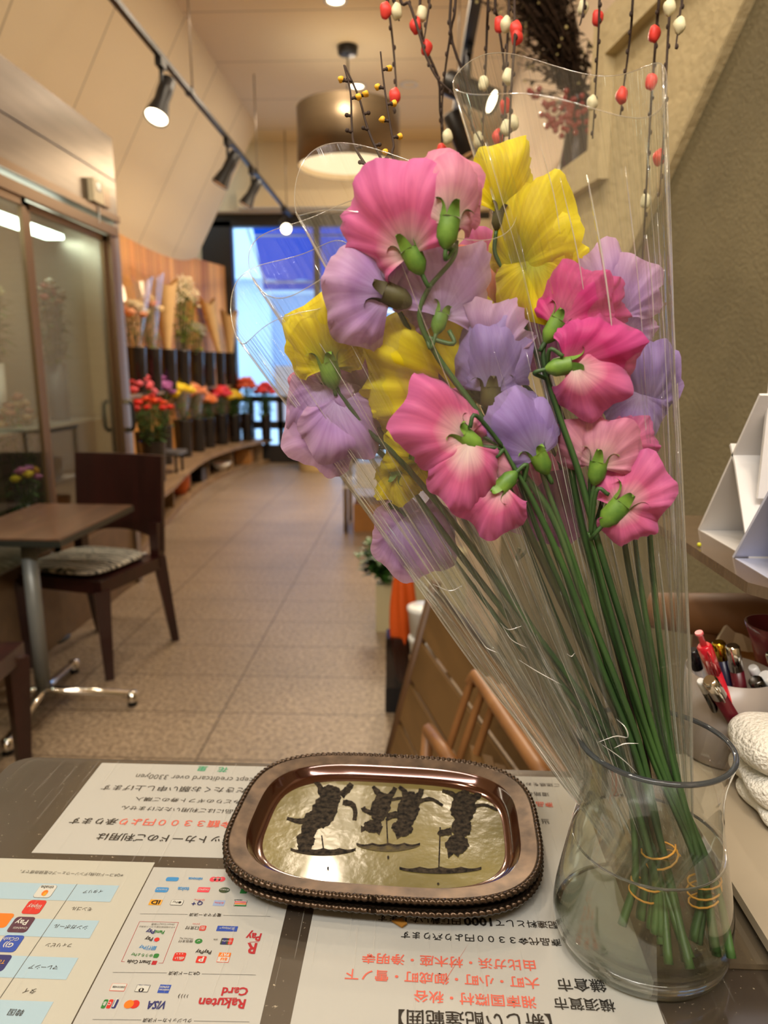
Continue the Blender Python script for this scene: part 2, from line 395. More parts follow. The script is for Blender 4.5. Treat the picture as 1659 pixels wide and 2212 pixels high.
# outside: pavement, blue awning, pale facade across the street
M_street = mat('pavement', (176, 196, 214), .9)
M_awn = None
m, nt, out = newmat('blue_awning_cloth'); t = N(nt, 'ShaderNodeBsdfTranslucent'); t.inputs[0].default_value = (.0, .07, .50, 1)
d = N(nt, 'ShaderNodeBsdfDiffuse'); d.inputs[0].default_value = (.0, .03, .2, 1); s = N(nt, 'ShaderNodeMixShader'); s.inputs[0].default_value = .5
nt.links.new(t.outputs[0], s.inputs[1]); nt.links.new(d.outputs[0], s.inputs[2]); nt.links.new(s.outputs[0], out.inputs[0]); M_awn = m
M_fac = mat('pale_render', (190, 214, 236), .9, noise=.15, scale=1.2, stretch=(1, 1, .2))
struct('ground_street', MB().box((-14, 9.76, -.1), (12, 24, -.01)), M_street)
aw = thing('awning', 'blue cloth awning outside over the shop window', 'awning', (-1, 9.8, 3.3))
MB().grid(lambda u, v: Vector((-2.22+2.9*u, 9.82+1.0*v, 3.62-1.1*v+.02*math.sin(u*40))), 40, 4).grid(lambda u, v: Vector((-2.22+2.9*u, 10.82, 2.52-.13*v)), 20, 1).build('canopy', M_awn, aw)
mb = MB()
for x in (-2.19, -.6, .64): mb.tube([(x, 9.8, 3.05), (x, 10.8, 2.50)], .012, 6)
mb.tube([(-2.2, 10.8, 2.50), (.66, 10.8, 2.50)], .014, 6); mb.tube([(-2.2, 10.25, 3.05), (.66, 10.25, 3.05)], .014, 6)
mb.build('frame', M_steel, aw)
bl = thing('building', 'pale building across the street seen through the window', 'building', (-2, 17, 0))
mb = MB().box((-12, 17, -.01), (8, 18, 7)); mb.build('wall', M_fac, bl)
mb = MB()
for k in range(7): mb.box((-10.5+2.4*k, 16.94, .9), (-9.3+2.4*k, 17.02, 2.9))
mb.build('window', mat('street_window', (120, 150, 190), .3), bl)
mb = MB().box((-11, 16.4, 3.2), (7, 17, 3.3)); mb.build('ledge', M_fac, bl)
vb = thing('sign_board', 'white standing board outside the window', 'sign', (-1.95, 10.9, 0))
MB().box((-2.1, 10.9, .4), (-1.45, 10.95, 1.3)).build('panel', mat('white_board', (226, 216, 226), .7), vb)
MB().box((-2.05, 10.9, -.01), (-2.0, 10.95, .4)).box((-1.55, 10.9, -.01), (-1.5, 10.95, .4)).build('leg', M_steel, vb)
# ------------------------------------------------------------------ sweet peas
P_pink = petal('pink_petal', (240, 216, 206), (224, 112, 158), (218, 116, 172))
P_rose = petal('pale_rose_petal', (240, 222, 204), (228, 164, 182), (222, 142, 172))
P_hot = petal('magenta_pink_petal', (232, 130, 166), (212, 62, 134), (218, 88, 158))
P_lav = petal('lavender_petal', (205, 180, 225), (188, 150, 208), (205, 168, 200))
P_vio = petal('violet_petal', (196, 180, 226), (158, 134, 198), (176, 152, 210))
P_plum = petal('plum_petal', (150, 90, 140), (140, 75, 125), (160, 95, 150))
P_yel = petal('yellow_petal', (186, 190, 24), (228, 208, 12), (236, 220, 24), .4, .18)
P_sal = petal('salmon_petal', (240, 200, 130), (240, 160, 110), (238, 140, 120))
M_stem = mat('green_stem', (62, 94, 44), .5, rgb2=(38, 64, 34), scale=30, stretch=(1, 1, .3))
M_stemb = mat('dark_green_stem', (52, 74, 34), .5, rgb2=(64, 52, 34), scale=20)
M_calyx = mat('calyx_green', (110, 146, 52), .5, rgb2=(74, 112, 40), scale=90)
M_calyxd = mat('dark_calyx', (78, 74, 40), .55, rgb2=(60, 52, 32), scale=90)
from mathutils import noise as mnoise
AK = .78; WK = 1.2
VX, VY, VZ = .16, .432, .91

def frame(base, tip, roll):
    z = (tip-base); Rr = z.length; z.normalize()
    y = (O-base); y = (y-z*y.dot(z)).normalized(); x = y.cross(z)
    M = Matrix(((x.x, y.x, z.x), (x.y, y.y, z.y), (x.z, y.z, z.z))).to_4x4()
    M = M @ Matrix.Rotation(math.radians(roll), 4, 'Z')
    return Matrix.Translation(base) @ M, Rr

def blossom(root, m, b, t, Y, dY=0., roll=0., th=105, a=.65, wrap=1.2, ruf=.07, wf=1., seed=1, wings=True, cal=M_calyx, nw=5, calyx=True, cs=1., arch=.18, ws=.62):
    rr = random.Random(seed)
    base = PY(b[0], b[1], Y); tip = PY(t[0], t[1], Y+dY); tip = base+(tip-base)*1.1
    M, S = frame(base, tip, roll)
    mb = MB(); th = math.radians(th); ph = rr.random()*6.28; ph2 = rr.random()*6.28; rho = wrap*S
    n1 = nw+rr.random()
    def fan(A0, TH, aa, RH, WF, RUF, side, tilt, off, sc, phx, twist=0.):
        aa = aa*AK
        Mt = Matrix.Rotation(tilt, 4, 'X') @ Matrix.Rotation(twist, 4, 'Z')
        def fn(u, v):
            q = (u-.5)*2; te = q*TH
            r = S*sc*(aa+(1-aa)*math.cos(te))*(1-.07*math.exp(-(q/.1)**2)*v)*(1+.05*math.sin(n1*.8*q*PI+phx)*v+.018*math.sin(13*q+phx)*v**3)
            r *= v
            X = r*math.sin(te)*WF; Z = r*math.cos(te)
            k = S*sc
            nzv = mnoise.noise(Vector((X/S*2.1+seed*3.7, Z/S*2.1, phx)))
            w = RUF*k*v**2.5*(.75*math.sin(n1*.62*q*PI+phx)+.5*math.sin(n1*1.5*q*PI+ph2))+RUF*.5*k*v**8*(math.sin(n1*3.1*q*PI+1.7*ph2)+.6*math.sin(n1*5.3*q*PI+phx))+.16*k*nzv*v
            w += .02*k*math.sin(4*q+ph2)*v
            al = X/RH
            x = RH*math.sin(al); y = side*RH*(1-math.cos(al))
            y += -side*arch*k*math.sin(PI*min(1, v*.85))*math.cos(q*1.2)+w
            # rim rolls back a little
            y += -side*.0+side*.10*k*max(0, v-.72)**2*8
            Z2 = Z-.12*k*max(0, v-.8)**2*8*abs(math.sin(te))
            return M @ (Mt @ Vector((x, y, Z2)) + Vector((0, off*k, .02*k)))
        return fn
    mb.grid(fan(0, th, a, rho, wf*WK, ruf*1.35, -1, math.radians(0), 0, 1., ph), 56, 14)
    pet = mb.build('petals', m, root)
    if wings:
        w = MB()
        for sx in (-1, 1):
            ph3 = rr.random()*6.28
            f = fan(0, math.radians(78), .5, S*.5, 1., ruf*.7, -1, math.radians(-6), -.16, ws*(1+.08*rr.random()), ph3, sx*math.radians(24))
            w.grid(f, 30, 8)
        # keel
        w.grid(fan(0, math.radians(60), .5, S*.2, 1., .02, -1, math.radians(-14), -.24, ws*.6, 0), 14, 5)
        w.build('wing_petals', m, root)
    if calyx:
        cs *= .8; c = MB(); k = .0062*cs
        c.lathe([(.0012, -.012*cs), (k*.55, -.010*cs), (k*.95, -.006*cs), (k, 0), (k*1.02, .004*cs)], (0, 0, 0), 12)
        for i in range(5):
            an = i/5*2*PI+.3+rr.random()*.3
            ca, sa = math.cos(an), math.sin(an); ln = (.012+.005*rr.random())*cs
            def sf(u, v, ca=ca, sa=sa, ln=ln):
                wd = (1-v)**.8*k*.62*(u-.5)*2
                rad = k*1.02+.0075*cs*v*v
                return Vector((ca*rad-sa*wd, sa*rad+ca*wd, .004*cs+ln*v-.009*cs*v**3))
            c.grid(sf, 3, 6)
        zm, _ = frame(base, tip, roll)
        sh = Matrix.Translation(Vector((0, 0, 0)))
        c.v = [tuple(zm @ Vector(p)) for p in c.v]
        c.build('calyx', cal, pet)
    return base, (base-tip).normalized()

B_END = {1: [Pz(1392, 1885, .972), Pz(1392, 2030, .937)], 2: [Pz(1438, 1880, .972), Pz(1480, 2092, .933)], 3: [Pz(1520, 1890, .972), Pz(1530, 2062, .934)]}
STEMN = [0]
def stem(label, pts, bundle, blooms, m=M_stem, r=.0033, group=None, tendril=True):
    """pts: (px, py, Y) from the top of the stalk down to the mouth of the vase"""
    rr = random.Random(STEMN[0]+50); STEMN[0] += 1
    e0, e1 = B_END[bundle]
    j = Vector((rr.uniform(-.006, .006), rr.uniform(-.006, .006), 0)); j2 = Vector((rr.uniform(-.008, .008), rr.uniform(-.003, .011), rr.uniform(-.002, .006)))
    path = catmull([PY(*p) for p in pts]+[e0+j, e1+j+j2], 8)
    root = thing('sweet_pea', label, 'flower', path[-1], group)
    mb = MB(); n = len(path)
    mb.tube(path, [r*(.55+.5*min(1, i/(n*.5)))*(1+.45*max(0, (i-n+14)/14)) for i in range(n)], 8, flat=.6)
    for bl in blooms:
        base, dn = blossom(root, **bl)
        # short stalk from the calyx down to the main stem
        k0 = min(range(n), key=lambda i: (path[i]-base).length); k = min(n-1, k0+2)
        q = path[k]; mid = (base+dn*.018)
        if (q-base).length > .004:
            mb.tube(catmull([base+dn*.008, mid.lerp(q, .15), q], 5), .0013, 6)
    mb.build('stem', m, root)
    return root

G = 'sweet peas in the wrapped bouquets'
stem('sweet pea stem at front with big pink, pale rose and lavender blossoms at the top', [(987, 520, .405), (978, 560, .405), (925, 625, .408), (907, 690, .41), (945, 770, .412), (1010, 860, .414), (1068, 940, .416), (1120, 1010, .418), (1195, 1120, .42), (1262, 1300, .42), (1335, 1480, .42), (1390, 1640, .425)], 2, [
    dict(m=P_pink, b=(892, 552), t=(806, 372), Y=.40, dY=.0, roll=-20, a=.68, wrap=1.5, ruf=.06, seed=3, wf=.80, cs=1.15, nw=6),
    dict(m=P_rose, b=(968, 490), t=(985, 350), Y=.392, dY=.005, roll=15, th=95, a=.42, wrap=.5, ruf=.03, seed=4, cs=1.2, wf=1.05, ws=.9),
    dict(m=P_rose, b=(955, 470), t=(935, 345), Y=.402, dY=.01, roll=-30, th=80, a=.3, wrap=.6, ruf=.03, seed=41, calyx=False, wings=False, wf=1.1),
    dict(m=P_lav, b=(950, 690), t=(992, 530), Y=.412, dY=.01, roll=15, th=95, a=.6, wrap=.8, ruf=.07, seed=5, cs=.9, wf=1.05, wings=False), dict(m=P_lav, b=(955, 690), t=(905, 610), Y=.414, dY=.01, roll=0, th=95, a=.8, wrap=.8, ruf=.07, seed=6, calyx=False, wings=False),
], group=None)
stem('sweet pea with dark stalk carrying the large round lavender blossom at upper left', [(842, 632, .415), (866, 680, .418), (905, 750, .42), (960, 830, .425), (1040, 930, .43), (1100, 1060, .43), (1190, 1250, .43), (1300, 1480, .43), (1375, 1640, .43)], 2, [
    dict(m=P_lav, b=(846, 638), t=(718, 585), Y=.410, roll=10, a=.85, wrap=1.1, ruf=.08, seed=8, wf=1.12, cal=M_calyxd, cs=1.3, nw=5),
    dict(m=P_lav, b=(850, 630), t=(905, 565), Y=.425, roll=40, a=.8, wrap=1.1, ruf=.08, seed=9, cal=M_calyxd, calyx=False, wings=False, wf=1.2),
], m=M_stemb)
stem('yellow sweet pea with a rose-like blossom at the left sleeve edge', [(712, 800, .43), (735, 850, .43), (795, 930, .43), (860, 990, .432), (980, 1130, .434), (1120, 1320, .435), (1270, 1520, .436), (1345, 1650, .436)], 1, [
    dict(m=P_yel, b=(712, 798), t=(678, 655), Y=.428, roll=0, th=100, a=.55, wrap=.52, ruf=.05, seed=11, wf=1.05, cs=1.25, ws=.9),
    dict(m=P_yel, b=(735, 800), t=(762, 715), Y=.44, roll=35, th=90, a=.5, wrap=.8, ruf=.1, seed=12, calyx=False),
])
stem('lavender sweet pea at far left of the lowest sleeve below the yellow one', [(655, 830, .44), (720, 900, .445), (800, 960, .445), (860, 1020, .445), (980, 1180, .445), (1150, 1400, .442), (1300, 1590, .44), (1360, 1690, .44)], 1, [
    dict(m=P_lav, b=(700, 830), t=(670, 960), Y=.435, roll=25, a=.6, wrap=.9, ruf=.06, seed=14, wf=.8, calyx=False),
    dict(m=P_lav, b=(725, 860), t=(765, 985), Y=.43, roll=-10, th=90, a=.5, wrap=.9, ruf=.05, seed=15, wf=1., calyx=False),
    dict(m=P_lav, b=(800, 935), t=(640, 850), Y=.445, roll=15, th=85, a=.45, wrap=.8, ruf=.06, seed=16, cs=1.2, cal=M_calyxd),
    dict(m=P_rose, b=(690, 850), t=(655, 790), Y=.455, roll=0, a=.6, wrap=.9, seed=17, cs=.8),
])
stem('plum purple sweet pea behind the left sleeve, between yellow blossoms', [(800, 905, .46), (850, 960, .46), (950, 1090, .458), (1100, 1290, .452), (1270, 1530, .445), (1350, 1680, .44)], 1, [
    dict(m=P_plum, b=(812, 895), t=(770, 775), Y=.455, roll=20, th=95, a=.6, wrap=.8, ruf=.07, seed=19, wf=1., cal=M_calyxd),
])
stem('yellow sweet pea with the broad blossom in the middle of the bouquet', [(1035, 845, .455), (1060, 900, .455), (1120, 1040, .452), (1200, 1240, .448), (1310, 1470, .442), (1380, 1650, .438)], 2, [
    dict(m=P_yel, b=(1045, 850), t=(830, 720), Y=.432, roll=0, th=95, a=.5, wrap=1.2, ruf=.07, seed=21, wf=.95, cal=M_calyxd, cs=1.4, nw=7),
    dict(m=P_yel, b=(1030, 850), t=(960, 700), Y=.436, roll=20, th=85, a=.5, wrap=1., ruf=.08, seed=22, calyx=False, wings=False),
    dict(m=P_yel, b=(955, 830), t=(800, 815), Y=.437, roll=-20, th=70, a=.5, wrap=1., ruf=.08, seed=23, calyx=False, wings=False),
])
stem('yellow sweet pea low on the left with crumpled small blossoms', [(905, 960, .46), (935, 1010, .46), (1020, 1150, .456), (1160, 1370, .45), (1300, 1580, .442), (1365, 1700, .44)], 1, [
    dict(m=P_yel, b=(900, 915), t=(835, 845), Y=.437, roll=10, th=80, a=.5, wrap=.8, ruf=.08, seed=25, calyx=False, wf=.9),
    dict(m=P_yel, b=(915, 985), t=(832, 975), Y=.435, roll=-20, th=90, a=.6, wrap=.8, ruf=.08, seed=26, cs=1.),
    dict(m=P_yel, b=(860, 1015), t=(835, 1080), Y=.44, roll=20, th=90, a=.6, wrap=.9, ruf=.08, seed=27, cs=.8),
    dict(m=P_yel, b=(900, 1010), t=(900, 1055), Y=.45, roll=0, th=90, a=.8, wrap=.9, ruf=.08, seed=28, calyx=False, wings=False),
])
stem('pale lavender sweet pea lowest at left inside the sleeve', [(960, 1180, .455), (1010, 1250, .453), (1140, 1420, .448), (1290, 1600, .442), (1355, 1700, .44)], 1, [
    dict(m=P_lav, b=(865, 1120), t=(945, 1225), Y=.45, roll=0, th=85, a=.55, wrap=.9, ruf=.05, seed=31, calyx=False, wf=1.),
    dict(m=P_lav, b=(895, 1150), t=(830, 1095), Y=.455, roll=10, th=85, a=.6, wrap=.9, ruf=.06, seed=32, calyx=False),
])
stem('pink sweet pea with folded blossoms at the centre front', [(1085, 960, .408), (1105, 1000, .408), (1150, 1080, .41), (1215, 1220, .415), (1290, 1420, .42), (1370, 1620, .425)], 2, [
    dict(m=P_pink, b=(1010, 948), t=(885, 850), Y=.402, roll=20, th=100, a=.62, wrap=.7, ruf=.05, seed=35, wf=.85, cs=1.1),
    dict(m=P_pink, b=(1012, 955), t=(1000, 1090), Y=.398, roll=-10, th=80, a=.5, wrap=.6, ruf=.06, seed=36, calyx=False, wings=False, wf=.9),
    dict(m=P_pink, b=(1000, 930), t=(1040, 915), Y=.41, roll=0, th=100, a=.9, wrap=1.0, ruf=.06, seed=37, calyx=False, wings=False, wf=1.3),
    dict(m=P_pink, b=(1090, 1045), t=(1010, 1125), Y=.405, roll=10, th=95, a=.6, wrap=.8, ruf=.09, seed=38, cs=1.),
    dict(m=P_rose, b=(1030, 960), t=(1100, 1035), Y=.415, roll=30, th=90, a=.7, wrap=.8, ruf=.08, seed=39, calyx=False, wings=False),
])
stem('violet sweet pea with tulip-shaped blossoms right of the middle', [(1165, 1000, .42), (1180, 1050, .42), (1235, 1200, .42), (1310, 1430, .423), (1385, 1640, .428)], 2, [
    dict(m=P_vio, b=(1060, 850), t=(1065, 700), Y=.415, roll=0, th=85, a=.42, wrap=.42, ruf=.05, seed=43, cal=M_calyxd, cs=1.2, ws=.95, wf=1.1),
    dict(m=P_lav, b=(1075, 800), t=(1010, 670), Y=.425, roll=-30, th=80, a=.4, wrap=.7, ruf=.1, seed=44, calyx=False, wings=False),
    dict(m=P_vio, b=(1165, 990), t=(1095, 860), Y=.41, roll=15, th=90, a=.5, wrap=.5, ruf=.04, seed=45, cs=1.1, ws=.9, wf=1.05),
])
stem('yellow sweet pea standing tallest at the top right of the bouquet', [(1092, 585, .44), (1112, 640, .44), (1150, 740, .438), (1185, 830, .435), (1222, 930, .432), (1245, 1080, .43), (1290, 1260, .43), (1350, 1450, .43), (1410, 1640, .432)], 3, [
    dict(m=P_yel, b=(1078, 468), t=(1108, 315), Y=.44, roll=20, th=75, a=.28, wrap=.5, ruf=.05, seed=47, cal=M_calyxd, cs=.8, wf=.85, wings=False),
    dict(m=P_yel, b=(1115, 590), t=(1165, 395), Y=.435, roll=-25, th=90, a=.4, wrap=.7, ruf=.04, seed=48, calyx=False, wf=.82, ws=.75),
    dict(m=P_yel, b=(1150, 560), t=(1160, 690), Y=.43, roll=0, th=90, a=.5, wrap=.8, ruf=.06, seed=49, calyx=False, wings=False, wf=1.),
    dict(m=P_yel, b=(1190, 600), t=(1245, 530), Y=.46, roll=0, th=90, a=.6, wrap=.9, ruf=.08, seed=50, calyx=False, wings=False),
])
stem('magenta pink sweet pea at the right with ruffled blossoms', [(1195, 705, .42), (1175, 750, .42), (1178, 800, .42), (1205, 890, .42), (1250, 1020, .42), (1300, 1200, .42), (1370, 1430, .425), (1430, 1640, .43)], 3, [
    dict(m=P_hot, b=(1200, 705), t=(1275, 585), Y=.418, roll=-15, th=95, a=.62, wrap=.8, ruf=.06, seed=53, wf=.9, cs=1.1, nw=6),
    dict(m=P_hot, b=(1250, 690), t=(1345, 640), Y=.425, roll=20, th=90, a=.7, wrap=.8, ruf=.09, seed=54, calyx=False, wings=False),
    dict(m=P_hot, b=(1218, 790), t=(1375, 760), Y=.412, roll=10, th=100, a=.62, wrap=.9, ruf=.06, seed=55, wf=.8, cs=1.1, nw=6, wings=False),
    dict(m=P_pink, b=(1240, 790), t=(1330, 868), Y=.408, roll=0, th=90, a=.6, wrap=.8, ruf=.04, seed=56, calyx=False, wings=False, wf=.95),
])
stem('lavender sweet pea peeping over the magenta one at top right', [(1330, 690, .46), (1330, 800, .458), (1330, 950, .455), (1350, 1180, .45), (1400, 1430, .445), (1440, 1640, .44)], 3, [
    dict(m=P_lav, b=(1320, 680), t=(1275, 545), Y=.455, roll=15, th=90, a=.5, wrap=.8, ruf=.07, seed=58, calyx=False, wings=False),
    dict(m=P_lav, b=(1340, 690), t=(1345, 560), Y=.45, roll=-20, th=90, a=.4, wrap=.6, ruf=.07, seed=59, calyx=False),
    dict(m=P_lav, b=(1350, 720), t=(1410, 700), Y=.455, roll=0, th=90, a=.8, wrap=.8, ruf=.1, seed=60, calyx=False, wings=False),
])
stem('violet sweet pea against the right edge of the right sleeve', [(1400, 900, .445), (1400, 1000, .443), (1405, 1180, .44), (1430, 1430, .438), (1455, 1640, .436)], 3, [
    dict(m=P_vio, b=(1390, 890), t=(1392, 740), Y=.44, roll=10, th=85, a=.45, wrap=.5, ruf=.07, seed=62, calyx=False, wf=.75, ws=.9),
    dict(m=P_vio, b=(1400, 860), t=(1428, 780), Y=.445, roll=-10, th=85, a=.5, wrap=.6, ruf=.08, seed=63, calyx=False, wings=False, wf=.8),
    dict(m=P_vio, b=(1385, 850), t=(1350, 935), Y=.435, roll=0, th=95, a=.7, wrap=.8, ruf=.08, seed=64, calyx=False, wings=False, wf=1.),
])
stem('rose pink sweet pea lowest at right, its green calyx turned out', [(1272, 1150, .42), (1290, 1215, .42), (1318, 1320, .42), (1362, 1470, .424), (1420, 1640, .43)], 3, [
    dict(m=P_pink, b=(1332, 1100), t=(1420, 1000), Y=.41, roll=0, th=105, a=.68, wrap=.9, ruf=.07, seed=66, wf=.8, cs=1.35, nw=6),
    dict(m=P_pink, b=(1335, 1090), t=(1395, 1155), Y=.408, roll=0, th=95, a=.6, wrap=.8, ruf=.06, seed=67, calyx=False, wings=False, wf=1.),
    dict(m=P_rose, b=(1292, 1010), t=(1315, 905), Y=.415, roll=-15, th=100, a=.62, wrap=.7, ruf=.06, seed=68, cs=1.1, wf=1.05),
    dict(m=P_rose, b=(1285, 1000), t=(1250, 900), Y=.425, roll=20, th=90, a=.45, wrap=.7, ruf=.05, seed=69, calyx=False, wings=False, wf=.9),
    dict(m=P_pink, b=(1340, 960), t=(1410, 930), Y=.422, roll=0, th=95, a=.7, wrap=.9, ruf=.09, seed=70, calyx=False, wings=False),
])
stem('thick green stalk under the rose pink blossom at right, salmon flower hidden behind', [(1360, 1050, .44), (1372, 1170, .44), (1388, 1290, .438), (1412, 1430, .436), (1450, 1640, .434)], 3, [
    dict(m=P_sal, b=(1050, 690), t=(1020, 545), Y=.475, roll=10, th=90, a=.6, wrap=.9, ruf=.08, seed=72, calyx=False, wings=False),
], r=.0034)
stem('salmon sweet pea half hidden behind the lavender ones in the centre', [(1080, 760, .48), (1110, 900, .476), (1170, 1110, .47), (1260, 1350, .458), (1360, 1600, .446)], 2, [
    dict(m=P_sal, b=(1075, 700), t=(1060, 560), Y=.472, roll=-10, th=90, a=.6, wrap=.9, ruf=.08, seed=74, cs=1.1),
    dict(m=P_pink, b=(1060, 640), t=(1010, 520), Y=.48, roll=0, th=90, a=.6, wrap=.9, ruf=.08, seed=75, calyx=False, wings=False),
])
stem('plum pink sweet pea deep in the middle, below the violet blossoms', [(1120, 1120, .47), (1160, 1230, .466), (1230, 1400, .457), (1340, 1620, .446)], 2, [
    dict(m=P_plum, b=(1130, 1160), t=(1180, 1010), Y=.468, roll=0, th=90, a=.6, wrap=.9, ruf=.06, seed=77, calyx=False, wings=False),
    dict(m=P_plum, b=(1185, 800), t=(1170, 690), Y=.475, roll=0, th=90, a=.7, wrap=.9, ruf=.06, seed=78, calyx=False, wings=False),
    dict(m=P_pink, b=(1160, 1100), t=(1110, 1000), Y=.465, roll=0, th=90, a=.6, wrap=.9, ruf=.06, seed=79, calyx=False, wings=False),
])
# ------------------------------------------------------------------ clear film sleeves
M_film = thinclear('clear_florist_film', (252, 253, 252), .07, 1.1, .012, (70, 1.2, 1), .5, .012)
M_film2 = thinclear('clear_florist_film_creased', (252, 253, 252), .06, 1.2, .012, (110, 2.0, 1), .8, .014)
EDG = []
M_fold = thinclear('film_fold', (248, 248, 244), .10, 2.2, .16, base=.16, hz=(236, 234, 226))
M_glint = thinclear('film_glint', (250, 250, 248), .10, 2.5, .45, base=.20, hz=(252, 252, 248))  # milky white that paints lamp highlights on the film
M_tape = thinclear('clear_tape', (246, 248, 244), .12, 1.2, .06, hz=(210, 210, 200))
def sleeve(label, apex, L, Rt, Yc, d, seed, streaks=(), front=-.02, back=.03, tipsh=0., mid=.0, m=M_film, bow=.0, pinch=None):
    rr = random.Random(seed)
    A = apex; Lp = PY(L[0], L[1], Yc); Rp = PY(Rt[0], Rt[1], Yc)
    C = (Lp+Rp)/2; U = (Rp-Lp)/2; ax = (C-A).normalized(); Vv = ax.cross(U).normalized()
    if Vv.y < 0: Vv = -Vv
    ph = [rr.random()*6.28 for _ in range(6)]
    cre = [(rr.random()*2*PI, rr.uniform(.04, .10), rr.uniform(-1, 1), rr.uniform(.1, .75)) for _ in range(26)]
    def fn(u, t):
        fi = 2*PI*u; c, s = math.cos(fi), math.sin(fi)
        # film lies flat-ish: lens shaped section with sharp folds at the two sides
        lens = abs(s)**1.25*(1 if s > 0 else -1)
        rim = C+U*c+Vv*(d*lens)+ax*(back*max(0, s)**1.2-front*-max(0, -s)**1.2+tipsh*abs(c)**6+mid*c)
        rim += ax*(.006*math.sin(3*fi+ph[0]))
        tt = t
        w = tt**1.04+.035*(1-tt)
        P = A+(rim-A)*tt
        axp = A+(C-A)*tt
        P = axp+(P-axp)*(w/max(tt, 1e-4) if tt > .02 else 1)
        if tt <= .02: P = A+U.normalized()*(c*.009)+Vv*(s*.006)+(rim-A)*tt
        rad = (U.normalized()*c+Vv*s)
        amp = .0032*math.sin(PI*min(1, tt*1.15))*(1.25-tt)
        g = math.sin(9*fi+ph[1]+2*tt)+.6*math.sin(17*fi+ph[2]-3*tt)+.4*math.sin(31*fi+ph[3])
        for (f0, wd, sg, t0) in cre:
            dd = abs((fi-f0+PI+.5*(tt-t0)*sg) % (2*PI)-PI)
            if dd < wd: g += 2.4*sg*(1-dd/wd)*math.exp(-((tt-t0)/.28)**2)
        P = P+rad*amp*g+U*(bow*math.sin(PI*tt))
        return P
    mb = MB(); mb.grid(fn, 150, 46, True)
    EDG.append((fn, seed))
    # close the section seam in uv
    t = thing('flower_sleeve', label, 'plastic sleeve', A)
    mb.build('film', m, t)
    for q, rad_, nm in ((0., .00075, 'side_seam'), (.5, .00075, 'side_seam')):
        MB().tube([fn(q, .03+.97*i/30) for i in range(31)], rad_, 5).build(nm, M_fold, t)
    MB().tube([fn(i/150, 1.) for i in range(151)], .00032, 4, caps=False).build('cut_rim', M_fold, t)
    for k in range(22):  # fold strips, whitened to carry some of the highlight
        u0 = rr.random(); a0 = rr.uniform(.04, .5); a1 = min(.98, a0+rr.uniform(.25, .6)); sl = rr.uniform(-.02, .02)
        wd_ = rr.uniform(.0004, .0015)
        pth = [fn((u0+sl*i/14) % 1., a0+(a1-a0)*i/14) for i in range(15)]
        MB().tube(pth, [wd_*math.sin(PI*(i+.5)/15.5) for i in range(15)], 5, flat=.3).build('crease', M_fold, t)
    for (u0, a0, a1, wd_) in streaks:  # lamp highlights drawn as white strips along the film
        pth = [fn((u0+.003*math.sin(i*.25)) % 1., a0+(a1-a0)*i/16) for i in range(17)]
        MB().tube(pth, [wd_*math.sin(PI*(i+.6)/17.5)**.7 for i in range(17)], 6, flat=.3).build('crease', M_glint, t)
    return t
def crumple_glint(parent, pts, Y, seed):  # crumpled folds with their highlights painted white
    rr = random.Random(seed)
    for k, q in enumerate(pts):
        P = catmull([PY(u, v, Y+rr.uniform(-.004, .004)) for u, v in q], 5)
        MB().tube(P, [.0008*math.sin(PI*(i+.6)/(len(P)+.2)) for i in range(len(P))], 5, flat=.4).build('crumple_glint', M_glint, parent)
A1 = Vector((.150, .436, .962)); A2 = Vector((.166, .430, .962)); A3 = Vector((.194, .438, .955))
s1 = sleeve('leftmost clear film sleeve leaning lowest over the counter, lavender blossoms inside', A1, (503, 715), (775, 560), .452, .034, 1, streaks=[(.60, .55, .98, .0006), (.66, .3, .8, .0005)], back=.035, m=M_film2)
s2 = sleeve('clear film sleeve behind the yellow rose-like blossom, second from the left', A1+Vector((.003, .002, .004)), (548, 606), (905, 500), .446, .034, 2, streaks=[(.56, .72, .99, .0011), (.575, .75, .97, .0006), (.64, .8, .98, .0008), (.70, .84, .98, .0006)], back=.04)
s3 = sleeve('clear film sleeve around the big pink blossom in the middle', A2, (632, 440), (1120, 470), .44, .042, 3, streaks=[(.525, .70, 1., .0012), (.55, .74, .99, .0006), (.90, .5, .9, .0010), (.87, .45, .85, .0007), (.92, .6, .95, .0007), (.60, .3, .7, .0006), (.95, .55, .92, .0012)], back=.05, m=M_film)
s4 = sleeve('tall clear film sleeve at the right reaching the top of the bouquet', A3, (985, 215), (1442, 215), .445, .045, 4, streaks=[(.74, .74, .93, .0019), (.70, .78, .92, .0009), (.68, .86, .95, .0008), (.80, .70, .95, .0006), (.86, .5, .9, .0006), (.91, .45, .95, .0007), (.96, .3, .98, .0008), (.83, .76, .88, .0008), (.58, .45, .95, .0009), (.55, .5, .9, .0006), (.78, .15, .5, .0006)], back=.04, tipsh=.012, m=M_film2)
MB().tube([PY(1418, 1445, .405), PY(1450, 1436, .404), PY(1480, 1425, .408)], .0001, 4).build('edge', M_tape, s4)

crumple_glint(s2, [[(1080, 1345), (1098, 1360), (1128, 1352)], [(1085, 1352), (1105, 1382), (1140, 1400)], [(1120, 1425), (1160, 1450), (1215, 1480)]], .412, 1)
crumple_glint(s3, [[(1290, 1604), (1330, 1590), (1356, 1592), (1350, 1570), (1330, 1552)], [(1326, 1616), (1350, 1606), (1380, 1606)], [(1300, 1608), (1345, 1640), (1378, 1672)], [(1224, 1412), (1234, 1418), (1242, 1410)]], .408, 2)
crumple_glint(s1, [[(935, 1262), (972, 1276), (1000, 1264)], [(1040, 1385), (1052, 1400), (1075, 1410)]], .425, 3)
